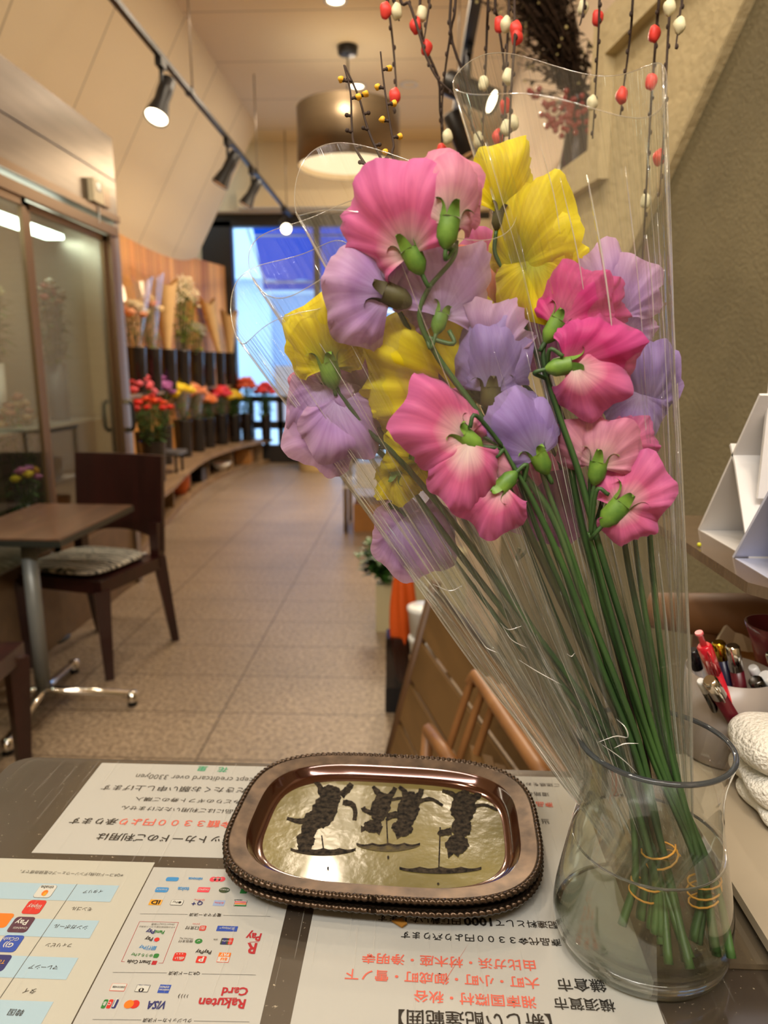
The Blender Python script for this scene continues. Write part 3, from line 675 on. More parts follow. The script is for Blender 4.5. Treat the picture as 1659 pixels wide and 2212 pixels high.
# rubber bands tying the three bundles
M_rub = mat('rubber_band', (196, 140, 50), .5)
def band(label, c, r, turns, seed, tilt):
    rr = random.Random(seed); pts = []
    M = Matrix.Rotation(tilt, 4, 'Y')
    for i in range(turns*14+1):
        a = i/14*2*PI
        k = r*(1+.08*math.sin(a*1.3+seed))
        pts.append(Vector(c)+M @ Vector((k*math.cos(a), k*.85*math.sin(a), (i/14-turns/2)*.0060+.0016*math.sin(a*.7+seed))))
    tag(MB().tube(pts, .0007, 6).build('rubber_band', M_rub), label, 'rubber band')
band('tan rubber band wound round the left cut stems in the water', tuple(B_END[1][0].lerp(B_END[1][1], .25)), .0100, 2, 1, .25)
band('tan rubber band wound round the middle stems near the water surface', tuple(B_END[2][0]+Vector((-.004, .0, .012))), .0110, 2, 2, -.3)
band('tan rubber band spiralling round the right stems in the water', tuple(B_END[3][0].lerp(B_END[3][1], .2)), .0105, 3, 3, -.2)

# ------------------------------------------------------------------ glass vase with water
M_vglass = thinclear('clear_vase_glass', (249, 251, 250), .015, 1.9, .002, ior=1.5)
M_vrim = mat('vase_rim_glass', (112, 120, 128), .04, trans=.85, ior=1.5)
M_vbase = mat('vase_base_glass', (236, 240, 234), .02, trans=1., ior=1.48)
m, nt, out = newmat('water'); g = N(nt, 'ShaderNodeBsdfRefraction'); g.inputs['IOR'].default_value = 1.33; g.inputs['Color'].default_value = (.97, .985, .975, 1); g.inputs['Roughness'].default_value = 0
tr = N(nt, 'ShaderNodeBsdfTransparent'); tr.inputs[0].default_value = (.96, .98, .97, 1)
gl = N(nt, 'ShaderNodeBsdfGlossy'); gl.inputs['Roughness'].default_value = .01
fr = N(nt, 'ShaderNodeFresnel'); fr.inputs['IOR'].default_value = 1.33
mA = N(nt, 'ShaderNodeMixShader'); mA.inputs[0].default_value = .55; nt.links.new(g.outputs[0], mA.inputs[1]); nt.links.new(tr.outputs[0], mA.inputs[2])
mB = N(nt, 'ShaderNodeMixShader'); nt.links.new(fr.outputs[0], mB.inputs[0]); nt.links.new(mA.outputs[0], mB.inputs[1]); nt.links.new(gl.outputs[0], mB.inputs[2]); nt.links.new(mB.outputs[0], out.inputs[0])
M_water = mat('clear_water', (244, 249, 246), .0, trans=1., ior=1.33)
VH = .146
prof = [(.0555, .004), (.0585, .010), (.0592, .018), (.0578, .032), (.0545, .052), (.0505, .074), (.0468, .094), (.0448, .108), (.0445, .118), (.0456, .128), (.0478, .138), (.0498, VH)]
def prof_at(z):
    for (r0, z0), (r1, z1) in zip(prof, prof[1:]):
        if z0 <= z <= z1: return r0+(r1-r0)*(z-z0)/(z1-z0)
    return prof[-1][0]
pp = [(prof_at(.004+(VH-.004)*i/40), .004+(VH-.004)*i/40) for i in range(41)]
vs = thing('flower_vase', 'clear glass carafe vase half full of water on the counter', 'vase', (VX, VY, VZ+.0022))
c0 = (VX, VY, VZ+.0022)
mb = MB(); mb.lathe(pp, c0, 64); mb.build('glass_wall', M_vglass, vs)
mb = MB(); rt = [(prof[-1][0]-.0016+.0018*math.cos(a), VH+.0018*math.sin(a)) for a in [i*2*PI/10 for i in range(11)]]
mb.lathe(rt, c0, 64); mb.build('rim', M_vrim, vs)
mb = MB(); mb.lathe([(.0001, .0), (.052, .0), (.0555, .002), (.0572, .006), (.0572, .0125), (.054, .0135), (.03, .0120), (.0001, .0115)], c0, 64); mb.build('base', M_vbase, vs)
WH = .076
mb = MB(); wp = [(.0001, .0142)]+[(.03, .0144), (.052, .0155)]+[(prof_at(z)-.0011, z) for z in [.018+(WH-.018)*i/24 for i in range(25)]]+[(prof_at(WH)-.003, WH-.0012), (.03, WH-.0016), (.0001, WH-.0016)]
mb.lathe(wp, c0, 64); w = mb.build('water', thinclear('vase_water', (250, 252, 249), .01, 1.0, .0, ior=1.33), vs)

wr = prof_at(WH)-.0014
MB().lathe([(wr-.0008, WH-.0010), (wr, WH+.0006), (wr+.0009, WH+.0004), (wr+.0006, WH-.0012), (wr-.0008, WH-.0010)], c0, 64).build('water_line', mat('water_line', (120, 122, 116), .05, trans=.7, ior=1.33), w)
MB().lathe([(.0001, WH-.0009), (.02, WH-.0009), (wr-.0008, WH-.0009)], c0, 64).build('water_surface', thinclear('water_surface', (250, 252, 250), .015, 2.6, .0, base=.05), w)
# budding winter twigs standing behind the sweet peas
M_twig = mat('dark_twig', (58, 42, 32), .8, noise=.3, scale=60)
M_bud = mat('yellow_bud', (232, 176, 40), .6)
def twig(label, pts, seed, r=.0011, every=.012, ybud=.45):
    rr = random.Random(seed); path = catmull([PY(*p) for p in pts[:-1]]+[Vector(pts[-1])], 10)
    root = thing('winter_twig', label, 'twig', path[-1])
    mb = MB(); mb.tube(path, [r*(.6+.8*i/len(path)) for i in range(len(path))], 6)
    yb = []
    d = 0
    for a, b in zip(path, path[1:]):
        d += (b-a).length
        if d > every and b.z > 1.24:
            d = 0; s = rr.choice((-1, 1)); side = Vector((s*.0035, rr.uniform(-.002, .002), .001))
            mb.tube([b, b+side*.9], .0011, 5)
            mb.ball(b+side, .0016, 6, 4)
            if rr.random() < ybud: yb.append(b+side*1.5)
    mb.build('branch', M_twig, root)
    for q in yb: MB().ball(q, .0025, 8, 6, (1, 1, .9), wob=.15, seed=rr.randint(0, 99)).build('bud', M_bud, root)
twig('dark twig with small yellow buds, leaning left before the round lamp', [(743, 141, .56), (757, 200, .555), (760, 270, .55), (768, 320, .545), (810, 385, .54), (900, 520, .53), (1060, 800, .51), (1230, 1200, .49), (1350, 1560, .455), (.172, .45, .94)], 3)
twig('twig crossing the lamp shade with a few dark buds', [(745, 142, .57), (775, 210, .565), (792, 270, .56), (812, 320, .555), (845, 380, .55), (960, 560, .54), (1120, 850, .52), (1270, 1220, .49), (1370, 1560, .457), (.176, .452, .94)], 4, ybud=.15)
twig('yellow budded twig rising beside the right rim of the lamp', [(822, 112, .58), (828, 170, .577), (838, 240, .57), (850, 310, .565), (858, 360, .56), (980, 560, .545), (1140, 850, .525), (1290, 1220, .495), (1385, 1560, .459), (.18, .454, .94)], 9, ybud=.75)
# ------------------------------------------------------------------ counter and what lies on it
ZC = .91
def counter_mat():
    m, nt, out = newmat('scratched_brown_counter'); L = nt.links.new
    tc = N(nt, 'ShaderNodeTexCoord'); nz = N(nt, 'ShaderNodeTexNoise'); nz.inputs['Scale'].default_value = 8; nz.inputs['Detail'].default_value = 8; L(tc.outputs['Object'], nz.inputs['Vector'])
    r = N(nt, 'ShaderNodeValToRGB'); r.color_ramp.elements[0].color = (*lin((52, 43, 35)), 1); r.color_ramp.elements[1].color = (*lin((80, 68, 57)), 1); L(nz.outputs['Fac'], r.inputs[0])
    sp = N(nt, 'ShaderNodeTexNoise'); sp.inputs['Scale'].default_value = 320; sp.inputs['Detail'].default_value = 2; L(tc.outputs['Object'], sp.inputs['Vector'])
    r2 = N(nt, 'ShaderNodeValToRGB'); r2.color_ramp.elements[0].position = .70; r2.color_ramp.elements[1].position = .74; L(sp.outputs['Fac'], r2.inputs[0])
    mx = N(nt, 'ShaderNodeMix', data_type='RGBA'); L(r2.outputs[0], mx.inputs['Factor']); L(r.outputs[0], mx.inputs['A']); mx.inputs['B'].default_value = (*lin((176, 164, 146)), 1)
    b = N(nt, 'ShaderNodeBsdfPrincipled'); b.inputs['Roughness'].default_value = .38; b.inputs['Metallic'].default_value = .25; L(mx.outputs['Result'], b.inputs['Base Color']); L(b.outputs[0], out.inputs[0]); return m
M_counter = counter_mat()
def rr_poly(x0, y0, x1, y1, r, n=6):
    out = []
    for cx, cy, a0 in ((x1-r, y1-r, 0), (x0+r, y1-r, 90), (x0+r, y0+r, 180), (x1-r, y0+r, 270)):
        for k in range(n+1):
            a = math.radians(a0+90*k/n); out.append((cx+r*math.cos(a), cy+r*math.sin(a)))
    return out
ct = thing('counter', 'brown scratched shop counter in the foreground', 'counter', (0, .2, 0))
poly = [(x, y+(.0 if y < .5 else -.004*(x+.39)/.55)) for x, y in rr_poly(-.40, -.16, .74, .642, .02)]
mb = MB().prism(poly, ZC-.035, ZC); mb.build('worktop', M_counter, ct)
mb = MB().box((-.37, -.12, .0), (.7, .60, ZC-.035)); mb.build('base_cabinet', M_slat, ct)
# scratched clear sheet over the papers
def sheet_mat():
    m = thinclear('clear_vinyl_sheet', (250, 250, 248), .10, .6, .03, ior=1.4, hz=(200, 196, 188)); nt = m.node_tree; L = nt.links.new
    tc = N(nt, 'ShaderNodeTexCoord'); hs = []
    w = N(nt, 'ShaderNodeTexNoise'); w.inputs['Scale'].default_value = 6; L(tc.outputs['Object'], w.inputs['Vector'])
    last = None
    for ang, s in ((.5, 240), (-.9, 200), (1.4, 300)):
        mp = N(nt, 'ShaderNodeMapping'); mp.inputs['Rotation'].default_value = (0, 0, ang); mp.inputs['Scale'].default_value = (s*2, 8, 1); L(tc.outputs['Object'], mp.inputs[0])
        nz = N(nt, 'ShaderNodeTexNoise'); nz.inputs['Scale'].default_value = 1; nz.inputs['Detail'].default_value = 1; L(mp.outputs[0], nz.inputs['Vector'])
        g = N(nt, 'ShaderNodeMath', operation='GREATER_THAN'); g.inputs[1].default_value = .74; L(nz.outputs['Fac'], g.inputs[0])
        if last is None: last = g
        else:
            a = N(nt, 'ShaderNodeMath', operation='MAXIMUM'); L(last.outputs[0], a.inputs[0]); L(g.outputs[0], a.inputs[1]); last = a
    for n in list(nt.nodes):
        if n.type == 'MIX_SHADER' and n.inputs[0].default_value == 0.029999999329447746 or (n.type == 'MIX_SHADER' and abs(n.inputs[0].default_value-.03) < 1e-4):
            mu = N(nt, 'ShaderNodeMath', operation='MULTIPLY_ADD'); mu.inputs[1].default_value = .10; mu.inputs[2].default_value = .005
            L(last.outputs[0], mu.inputs[0]); L(mu.outputs[0], n.inputs[0])
    return m
M_sheet = sheet_mat()
sheet = [(x, y+(-.004*(x+.39)/.55 if y > .5 else 0)) for x, y in rr_poly(-.385, -.15, .73, .637, .012)]
tag(MB().prism(sheet, ZC+.0012, ZC+.0022).build('table_mat', M_sheet), 'clear scratched vinyl sheet covering the papers on the counter', 'table mat')

M_paper = mat('white_paper', (188, 187, 186), .7); M_papery = mat('ivory_paper', (192, 190, 182), .7)
def ink(name, rgb): return mat('ink_'+name, rgb, .75, spec=.2)
I = [('black', (34, 32, 32)), ('salmon', (226, 104, 88)), ('green', (60, 170, 130)), ('grey', (92, 92, 90)), ('pale_blue', (168, 196, 216)), ('red', (206, 44, 40)),
     ('navy', (34, 42, 110)), ('orange', (240, 120, 30)), ('white', (206, 206, 204)), ('purple', (78, 38, 66)), ('blue', (36, 76, 176)), ('amber', (226, 160, 40)),
     ('pink', (226, 70, 90)), ('leaf', (40, 122, 56)), ('sky', (60, 140, 206)), ('crimson', (176, 34, 48)), ('dark_green', (56, 72, 50)), ('lilac', (150, 170, 214))]
IM = [ink(n, c) for n, c in I]; IX = {n: k for k, (n, c) in enumerate(I)}
Z1, Z2, Z3, Z4 = .00058, .00072, .00086, .00098
class Sheet:
    """a printed paper; marks are placed where they lie on the counter"""
    def __init__(s): s.m = MB(); s.m.smooth = False
    def w(s, p): q = Pz(p[0], p[1], ZC); return Vector((q.x, q.y, ZC))
    def t(s, txt, a, b, col='black', h=1., bold=.0, z=Z3, shear=0.):
        bold = min(bold, .03) if txt.isascii() else min(bold, .012)
        s.m.cur = IX[col]; A, B = s.w(a), s.w(b); d = (B-A).normalized(); up = Vector((d.y, -d.x, 0))
        up = Vector((-d.y, d.x, 0)) if Vector((-d.y, d.x, 0)).y < 0 else up
        text_faces(s.m, txt, A, B, up, z, h, bold, shear)
    def ln(s, a, b, w=.0003, col='grey', z=Z2):
        s.m.cur = IX[col]; A, B = s.w(a), s.w(b); d = (B-A).normalized(); n = Vector((-d.y, d.x, 0))*w; k = Vector((0, 0, z))
        s.m.poly([A-n+k, B-n+k, B+n+k, A+n+k])
    def quad(s, pts, col, z=Z1):
        s.m.cur = IX[col]; P = [s.w(p)+Vector((0, 0, z)) for p in pts]
        if (P[1]-P[0]).cross(P[2]-P[0]).z < 0: P = P[::-1]
        s.m.poly(P)
    def rr(s, c, w, h, col, r=.0015, z=Z2):
        s.m.cur = IX[col]; q = s.w(c); s.m.poly([(q.x+x, q.y+y, ZC+z) for x, y in rr_poly(-w/2, -h/2, w/2, h/2, r, 4)])
    def frame(s, c, w, h, col, r=.001, k=.0003):
        s.rr(c, w, h, col, r, Z2); s.rr(c, w-2*k, h-2*k, 'white', max(r-k, .0003), Z3)
    def el(s, c, rx, ry, col, z=Z3, dx=0, dy=0):
        s.m.cur = IX[col]; q = s.w(c); s.m.poly([(q.x+dx+rx*math.cos(a), q.y+dy+ry*math.sin(a), ZC+z) for a in [i*2*PI/24 for i in range(24)]])
    def ic(s, txt, c, w, col='white', h=1., bold=0., z=Z4, dy=0.):
        """small centred lettering read from the far side of the counter"""
        s.m.cur = IX[col]; q = s.w(c)+Vector((0, dy, 0)); text_faces(s.m, txt, q+Vector((w/2, 0, 0)), q-Vector((w/2, 0, 0)), (0, -1, 0), z, h, bold)
    def end(s, parent): return s.m.build('printing', IM, parent)
def paper(label, x0, y0, x1, y1, m, dz=.0004, sk=0.):
    t = thing('paper_notice', label, 'paper', ((x0+x1)/2, (y0+y1)/2, ZC))
    MB().prism([(x0, y0), (x1, y0), (x1+sk, y1), (x0+sk, y1)], ZC+.0001, ZC+dz).build('sheet', m, t); return t
# 1 credit card notice
t = paper('white credit card notice upside down at the far left of the counter, green heading', -.3085, .500, -.06, .634, M_paper)
s = Sheet()
s.t('花　里', (492, 1664), (427, 1661), 'green', .9, .02)
s.t('We accept creditcard over 3300yen', (604, 1689), (293, 1678), 'grey', 1.15)
s.t('ただきたくお願い申し上げます', (556, 1709), (220, 1702), 'black', .9)
s.t('花とみどりのギフト券のご購入', (560, 1735), (292, 1727), 'black', .8)
s.t('の商品にはご利用いただけません', (540, 1756), (262, 1746), 'black', .85)
s.t('金額３３００円より', (504, 1782), (259, 1776), 'salmon', .9, .02); s.t('承ります', (254, 1776), (152, 1774), 'black', .9, .01)
s.t('クレジットカードのご利用は', (560, 1818), (210, 1808), 'black', .95, .02)
s.end(t)
# 2 country list
t = paper('ivory list of countries with pale blue bands at the near left corner', -.3655, .2, -.2035, .4925, M_papery, sk=.0)
s = Sheet()
s.t('※QRコードは(株)デンソーウェーブの登録商標です。', (266, 1893), (43, 1884), 'grey', 1.1)
def band_(y0, y1, xr=-.2215):
    a = MB  # band across the list
    s.m.cur = IX['pale_blue']; s.m.poly([(-.3655, y0, ZC+Z1), (xr, y0, ZC+Z1), (xr, y1, ZC+Z1), (-.3655, y1, ZC+Z1)])
for ya, yb in ((1913, 1948), (1990, 2028), (2072, 2119), (2169, 2222)):
    p = Pz(210, ya, ZC).y; q = Pz(180, yb, ZC).y; band_(q, p)
s.ln((167, 1911), (0, 2158), .0002)
for txt, a, b in (('イタリア', (222, 1927), (180, 1928)), ('モンゴル', (199, 1966), (155, 1964)), ('シンガポール', (189, 2006), (117, 2002)), ('フィリピン', (155, 2044), (99, 2043)), ('マレーシア', (126, 2092), (63, 2090)), ('タイ', (78, 2143), (51, 2142)), ('韓国', (51, 2190), (19, 2188))):
    s.t(txt, a, b, 'black', 1.)
def icon(c, col, w=.0135, h=.0135): s.rr(c, w, h, col, .0025)
icon((98, 1927), 'grey'); s.rr((98, 1927), .0131, .0131, 'white', .0024, Z3); s.ic('tinaba', (102, 1919), .010); s.ic('tinaba', (102, 1919), .010, 'black', 1.1, .01); s.el((97, 1931), .0022, .003, 'orange', Z4); s.el((97, 1934), .0012, .002, 'amber', Z4+.0001)
icon((74, 1961), 'red'); s.ic('ⅲpay', (74, 1961), .010, 'white', 1.1)
icon((46, 1999), 'purple', .0145, .0145); s.ic('Pay', (46, 1995), .009, 'white', 1., .02); s.ic('CHANGI', (44, 2007), .010, 'white')
icon((21, 2040), 'blue', .0145, .0145); s.ic('G))', (18, 2044), .007, 'white', 1., .03); s.ic('GCash', (24, 2031), .011, 'white')
icon((-6, 2082), 'navy', .0145); s.ic('Touch', (-6, 2080), .011, 'amber'); icon((1, 1990), 'orange', .0145)
s.end(t)
# 3 payment marks
t = paper('grey-white sheet of payment logos at the near edge left of centre', -.2025, .25, -.0895, .487, M_paper, .0005)
s = Sheet()
def P4(x, y): return (200+x/3.687, 1850+y/3.687)
s.rr(P4(635, 187), .0098, .0044, 'sky'); s.ic('nimoca', P4(818, 187), .0110, 'sky', 1.1, .03)
for k in (-1, 0, 1): s.el(P4(995+35*k, 188), .0026, .0027, 'pink', Z2)
s.ic('manaca', P4(995, 188), .007, 'white'); s.ic('ca', P4(1125, 190), .004, 'black', 1., .03); s.ic('icsca', P4(1180, 190), .009, 'black')
s.rr(P4(552, 272), .0100, .0052, 'sky'); s.ic('SUGOCA', P4(552, 272), .008, 'white', 1.1); s.ic('toica', P4(722, 268), .0090, 'sky', 1.2, .03)
s.rr(P4(885, 272), .0092, .0052, 'pink', .0006); s.ic('PASMO', P4(885, 272), .0078, 'white', 1.1); s.el(P4(1050, 275), .0042, .0029, 'dark_green', Z2); s.ic('Kitaca', P4(1050, 275), .0065, 'white', 1.1)
s.rr(P4(1205, 282), .0052, .0052, 'leaf', .0004)
s.rr(P4(502, 372), .0093, .0055, 'amber', .0005); s.ic('iD', P4(502, 374), .0066, 'black', .8, .03)
s.frame(P4(672, 374), .0094, .0055, 'grey'); s.ic('●Pay', P4(672, 374), .0066, 'black')
s.ic('Q', P4(855, 382), .0042, 'navy', 1., .04); s.ic('+', P4(805, 385), .003, 'navy', 1., .04); s.ic('QUICPay', P4(850, 355), .008, 'red')
s.rr(P4(1008, 378), .0085, .0055, 'lilac', .0005); s.ic('楽天Edy', P4(1008, 378), .007, 'salmon')
s.frame(P4(1178, 380), .0092, .0058, 'black', .0005)
for k, c in enumerate(('leaf', 'orange', 'pink')): 
    q = P4(1178, 400-14*k); s.rr(q, .0086, .0011, c, .0001, Z4)
s.ic('nanaco', P4(1160, 358), .006, 'black', .9, .03)
for y, txt, xa, xb, ta, tb, w in ((468, '電子マネー決済', 380, 1415, 1025, 770, 0), (935, 'QRコード決済', 160, 1300, 855, 605, 0), (1310, 'クレジットカード決済', 0, 1250, 790, 400, 1)):
    s.ln(P4(xa, y-4), P4(tb-12, y), .00015); s.ln(P4(ta+16, y+8), P4(xb, y+16), .00015); s.t(txt, P4(ta, y+6), P4(tb, y+2), 'black', 1., .01)
# boxed smart code list
for a, b in (((375, 525), (685, 532)), ((375, 525), (230, 845)), ((685, 532), (560, 857)), ((230, 845), (255, 846)), ((525, 856), (560, 857))): s.ln(P4(*a), P4(*b), .00014, 'crimson')
s.t('※その他利用可能なコード決済は', P4(655, 572), P4(372, 565), 'grey', 1.); s.t('[Smart Code]で検索', P4(650, 550), P4(470, 546), 'grey', 1.)
s.t('Fami', P4(570, 613), P4(497, 609), 'leaf', 1.1, .03); s.t('Pay', P4(494, 609), P4(425, 604), 'navy', 1.1, .03)
s.el(P4(512, 670), .0018, .0018, 'red'); s.el(P4(500, 672), .0014, .0016, 'lilac', Z2); s.t('Pay', P4(478, 668), P4(416, 664), 'black', 1.1, .02)
s.t('銀行Pay', P4(508, 738), P4(370, 732), 'sky', 1.1, .03); s.rr(P4(507, 798), .0036, .0036, 'leaf', .0012); s.t('ゆうちょPay', P4(478, 797), P4(308, 790), 'leaf', 1.1, .01)
s.rr(P4(492, 854), .0032, .0032, 'crimson', .0003); s.t('Smart Code', P4(462, 853), P4(275, 846), 'black', 1.3, .02)
s.rr(P4(878, 578), .0046, .0046, 'red', .001); s.ic('街', P4(878, 578), .0034, 'white'); s.t('口支付', P4(845, 578), P4(740, 575), 'black', 1., .01); s.ic('J-Coin', P4(825, 548), .005, 'red')
s.rr(P4(1072, 582), .0146, .0048, 'blue', .0002); s.ic('支|Alipay+', P4(1072, 582), .011, 'white')
s.el(P4(845, 682), .0026, .0022, 'leaf', Z2); s.ic('✓', P4(845, 682), .002, 'white', 1., .04); s.t('微信支付', P4(800, 684), P4(685, 682), 'black', 1.); s.t('WeChat Pay', P4(803, 666), P4(692, 660), 'grey', 1.)
s.rr(P4(1068, 684), .0082, .0056, 'dark_green', .0006); s.rr(P4(1100, 684), .003, .0056, 'red', .0005, Z3); s.rr(P4(1050, 684), .003, .0056, 'navy', .0005, Z3); s.ic('UnionPay', P4(1068, 684), .007, 'white'); s.ic('銀聯', P4(980, 670), .003, 'grey')
s.t('R', P4(1303, 742), P4(1222, 740), 'crimson', 1.1, .05); s.t('Pay', P4(1340, 652), P4(1222, 645), 'crimson', 1.2, .04); s.ln(P4(1325, 686), P4(1250, 690), .0002, 'crimson')
s.rr(P4(692, 806), .0080, .0070, 'red', .0014); s.ic('d払い', P4(692, 820), .0062, 'white', 1.1, .02)
for k in (-1, 0, 1): s.el(P4(695+22*k, 786), .0004, .0004, 'white', Z4)
s.rr(P4(865, 828), .0064, .0056, 'red', .0008); s.ic('P', P4(865, 828), .0034, 'white', .8, .03); s.t('PayPay', P4(945, 773), P4(820, 768), 'black', 1.1, .02)
s.frame(P4(1045, 815), .0082, .0074, 'salmon', .0003); s.rr(P4(1052, 792), .0080, .0034, 'orange', .0002, Z4); s.ic('PAY', P4(1052, 792), .006, 'white', 1., .03, Z4+.0001); s.ic('au', P4(1045, 833), .0045, 'orange', .9, .05)
s.frame(P4(205, 1050), .0098, .0056, 'salmon', .0004); s.ic('DISCOVER', P4(208, 1050), .0082, 'black', 1.1, .03)
s.frame(P4(398, 1058), .0086, .0056, 'grey', .0004); s.el(P4(388, 1072), .0017, .0015, 'navy'); s.el(P4(388, 1072), .0006, .0011, 'white', Z4); s.ic('Diners Club', P4(408, 1036), .0070, 'navy')
s.rr(P4(572, 1062), .0072, .0062, 'blue', .0001); s.ic('AMERICAN', P4(572, 1072), .0064, 'white', 1.2, .02); s.ic('EXPRESS', P4(574, 1050), .0058, 'white', 1.2, .02)
for k in range(4): s.t(')', P4(760-22*k, 1125), P4(750-23*k, 1125), 'black', .35+.18*k if 0 else 1.0, .02)
for k, c in enumerate(('navy', 'red', 'leaf')):
    s.rr(P4(180-42*k, 1182), .0027, .0064, c, .0008); s.ic('JCB'[k], P4(180-42*k, 1182), .0017, 'white', 1.2, .03)
s.el(P4(335, 1185), .0030, .0030, 'red', Z2); s.el(P4(290, 1186), .0030, .0030, 'orange', Z3)
s.t('VISA', P4(580, 1193), P4(437, 1193), 'navy', 1.3, .05, shear=.25)
s.t('Card', P4(1238, 1085), P4(1030, 1085), 'crimson', 1.0, .045); s.ln(P4(1150, 1136), P4(1010, 1136), .0003, 'crimson'); s.t('Rakuten', P4(1215, 1185), P4(842, 1172), 'crimson', 1.0, .045)
s.end(t)
# 4 delivery notice
t = paper('large delivery area notice with salmon lettering running under the glass vase', -.0725, .27, .1535, .627, M_paper, sk=.006)
s = Sheet()
def P5(x, y): return (600+x/2.552, 1900+y/2.552)
s.t('配達料として', P5(1545, 255), P5(1200, 243), 'black', .95, .015); s.t('1000', P5(1180, 240), P5(1025, 236), 'black', .95, .03); s.t('円頂戴いたします', P5(1008, 237), P5(555, 215), 'black', .95, .015)
s.t('商品代金３３００円より承ります', P5(1560, 352), P5(680, 308), 'black', .95, .015)
s.t('由比ガ浜・材木座・浄明寺', P5(1420, 478), P5(465, 435), 'salmon', .95, .03)
s.t('大町・小町・御成町・雪ノ下', P5(1442, 575), P5(372, 525), 'salmon', .95, .03); s.t('鎌倉市', (1308, 2131), (1203, 2128), 'black', 1., .03)
s.t('湘南国際村・秋谷', P5(1425, 682), P5(748, 645), 'salmon', .95, .03); s.t('横須賀市', (1328, 2174), (1196, 2168), 'black', 1., .03)
s.t('【新しい配達範囲】', P5(1510, 788), P5(665, 762), 'black', .95, .04)
s.t('ご迷惑をおかけします', (1208, 1698), (1060, 1692), 'black', .9); s.t('道路の混雑', (1186, 1718), (1100, 1713), 'black', .9); s.t('商品', (1194, 1740), (1158, 1738), 'salmon', 1., .02); s.t('当日', (1186, 1776), (1150, 1774), 'black', .9)
s.end(t)

# ------------------------------------------------------------------ coin trays
def tray_metal():
    m, nt, out = newmat('tarnished_silver'); L = nt.links.new
    tc = N(nt, 'ShaderNodeTexCoord'); nz = N(nt, 'ShaderNodeTexNoise'); nz.inputs['Scale'].default_value = 60; nz.inputs['Detail'].default_value = 8; L(tc.outputs['Object'], nz.inputs['Vector'])
    r = N(nt, 'ShaderNodeValToRGB'); r.color_ramp.elements[0].position = .3; r.color_ramp.elements[1].position = .75
    r.color_ramp.elements[0].color = (*lin((48, 37, 28)), 1); r.color_ramp.elements[1].color = (*lin((92, 75, 60)), 1); L(nz.outputs['Fac'], r.inputs[0])
    b = N(nt, 'ShaderNodeBsdfPrincipled'); b.inputs['Metallic'].default_value = .85; b.inputs['Roughness'].default_value = .36; L(r.outputs[0], b.inputs['Base Color'])
    L(b.outputs[0], out.inputs[0]); return m
M_tray = tray_metal(); M_trayin = mat('dark_varnished_tray_wall', (70, 36, 20), .12, metal=.6, coat=.8)
M_rope = mat('dark_silver_rope_edge', (78, 64, 52), .3, metal=.9, noise=.4, scale=300)
M_pic = mat('varnished_ochre_print', (116, 106, 64), .2, coat=.5, bump=.12, bscale=28, rgb2=(96, 88, 50), scale=12)
TX, TY, TA = -.0205, .5245, math.radians(-3.2)
A_, B_ = .124, .0925
def se(phi, a, b, n=3.4):
    c, s = math.cos(phi), math.sin(phi)
    return a*abs(c)**(2/n)*(1 if c >= 0 else -1), b*abs(s)**(2/n)*(1 if s >= 0 else -1)
def tray_phi(k, n):  # even spacing along the outline
    return PHI[int(k*len(PHI)/n) % len(PHI)]
acc = [0]; pv = se(0, A_, B_)
FINE = 7200
for i in range(1, FINE+1):
    q = se(2*PI*i/FINE, A_, B_); acc.append(acc[-1]+math.hypot(q[0]-pv[0], q[1]-pv[1])); pv = q
PHI = []; j = 0; NT = 1440
for k in range(NT):
    tgt = acc[-1]*k/NT
    while acc[j] < tgt: j += 1
    PHI.append(2*PI*j/FINE)
def make_tray(label, cx, cy, z, ang, picture):
    M = Matrix.Translation((cx, cy, z)) @ Matrix.Rotation(ang, 4, 'Z')
    t = thing('coin_tray', label, 'tray', (cx, cy, z))
    n = 360
    def ring(prof):
        mb = MB()
        def fn(u, v):
            k = int(round(u*n)) % n; ph = PHI[k*NT//n]
            i = min(int(round(v*(len(prof)-1))), len(prof)-1); ins, h = prof[i]
            x, y = se(ph, A_-ins, B_-ins, 3.4-.0*ins)
            return M @ Vector((x, y, h))
        mb.grid(fn, n, len(prof)-1, True); return mb
    ring([(.000, .0135), (.001, .0150), (.003, .0148), (.008, .0138), (.0125, .0132), (.0145, .0128)]).build('rim', M_tray, t)
    ring([(.0145, .0128), (.0158, .0115), (.0185, .006), (.0225, .0032), (.0265, .0026)]).build('inner_wall', M_trayin, t)
    ring([(.000, .0135), (.003, .0125), (.012, .010), (.0165, .003), (.022, .0008), (.09, .0006)]).build('underside', M_tray, t)
    mb = MB(); st = 0
    mb.poly([M @ Vector((*se(PHI[k*NT//180], A_-.0263, B_-.0263), .0027)) for k in range(180)]); fl = mb.build('printed_picture', M_pic, t)
    mb = MB()   # twisted rope edge
    m_, kk = NT, 8
    def rp(u, v):
        k = int(round(u*m_)) % m_; ph = PHI[k]; x, y = se(ph, A_, B_); x2, y2 = se(ph, A_+.001, B_+.001)
        d = Vector((x2-x, y2-y, 0)).normalized(); a = 2*PI*v
        r = .0023*(1+.17*math.sin(2*PI*k*150/NT+a*1.0))
        return M @ (Vector((x, y, .0138))+d*(r*math.cos(a))+Vector((0, 0, r*math.sin(a))))
    mb.grid(rp, m_, kk, True); mb.build('rope_edge', M_rope, t)
    return t, fl
make_tray('lower oval metal tray, only its beaded rim showing under the upper one', TX+.0005, TY-.0012, ZC+.0018, TA-.01, False)
tr, fl = make_tray('upper tarnished silver tray with a printed picture of cats under umbrellas', TX, TY, ZC+.0105, TA, True)
ZT = ZC+.0105+.0027
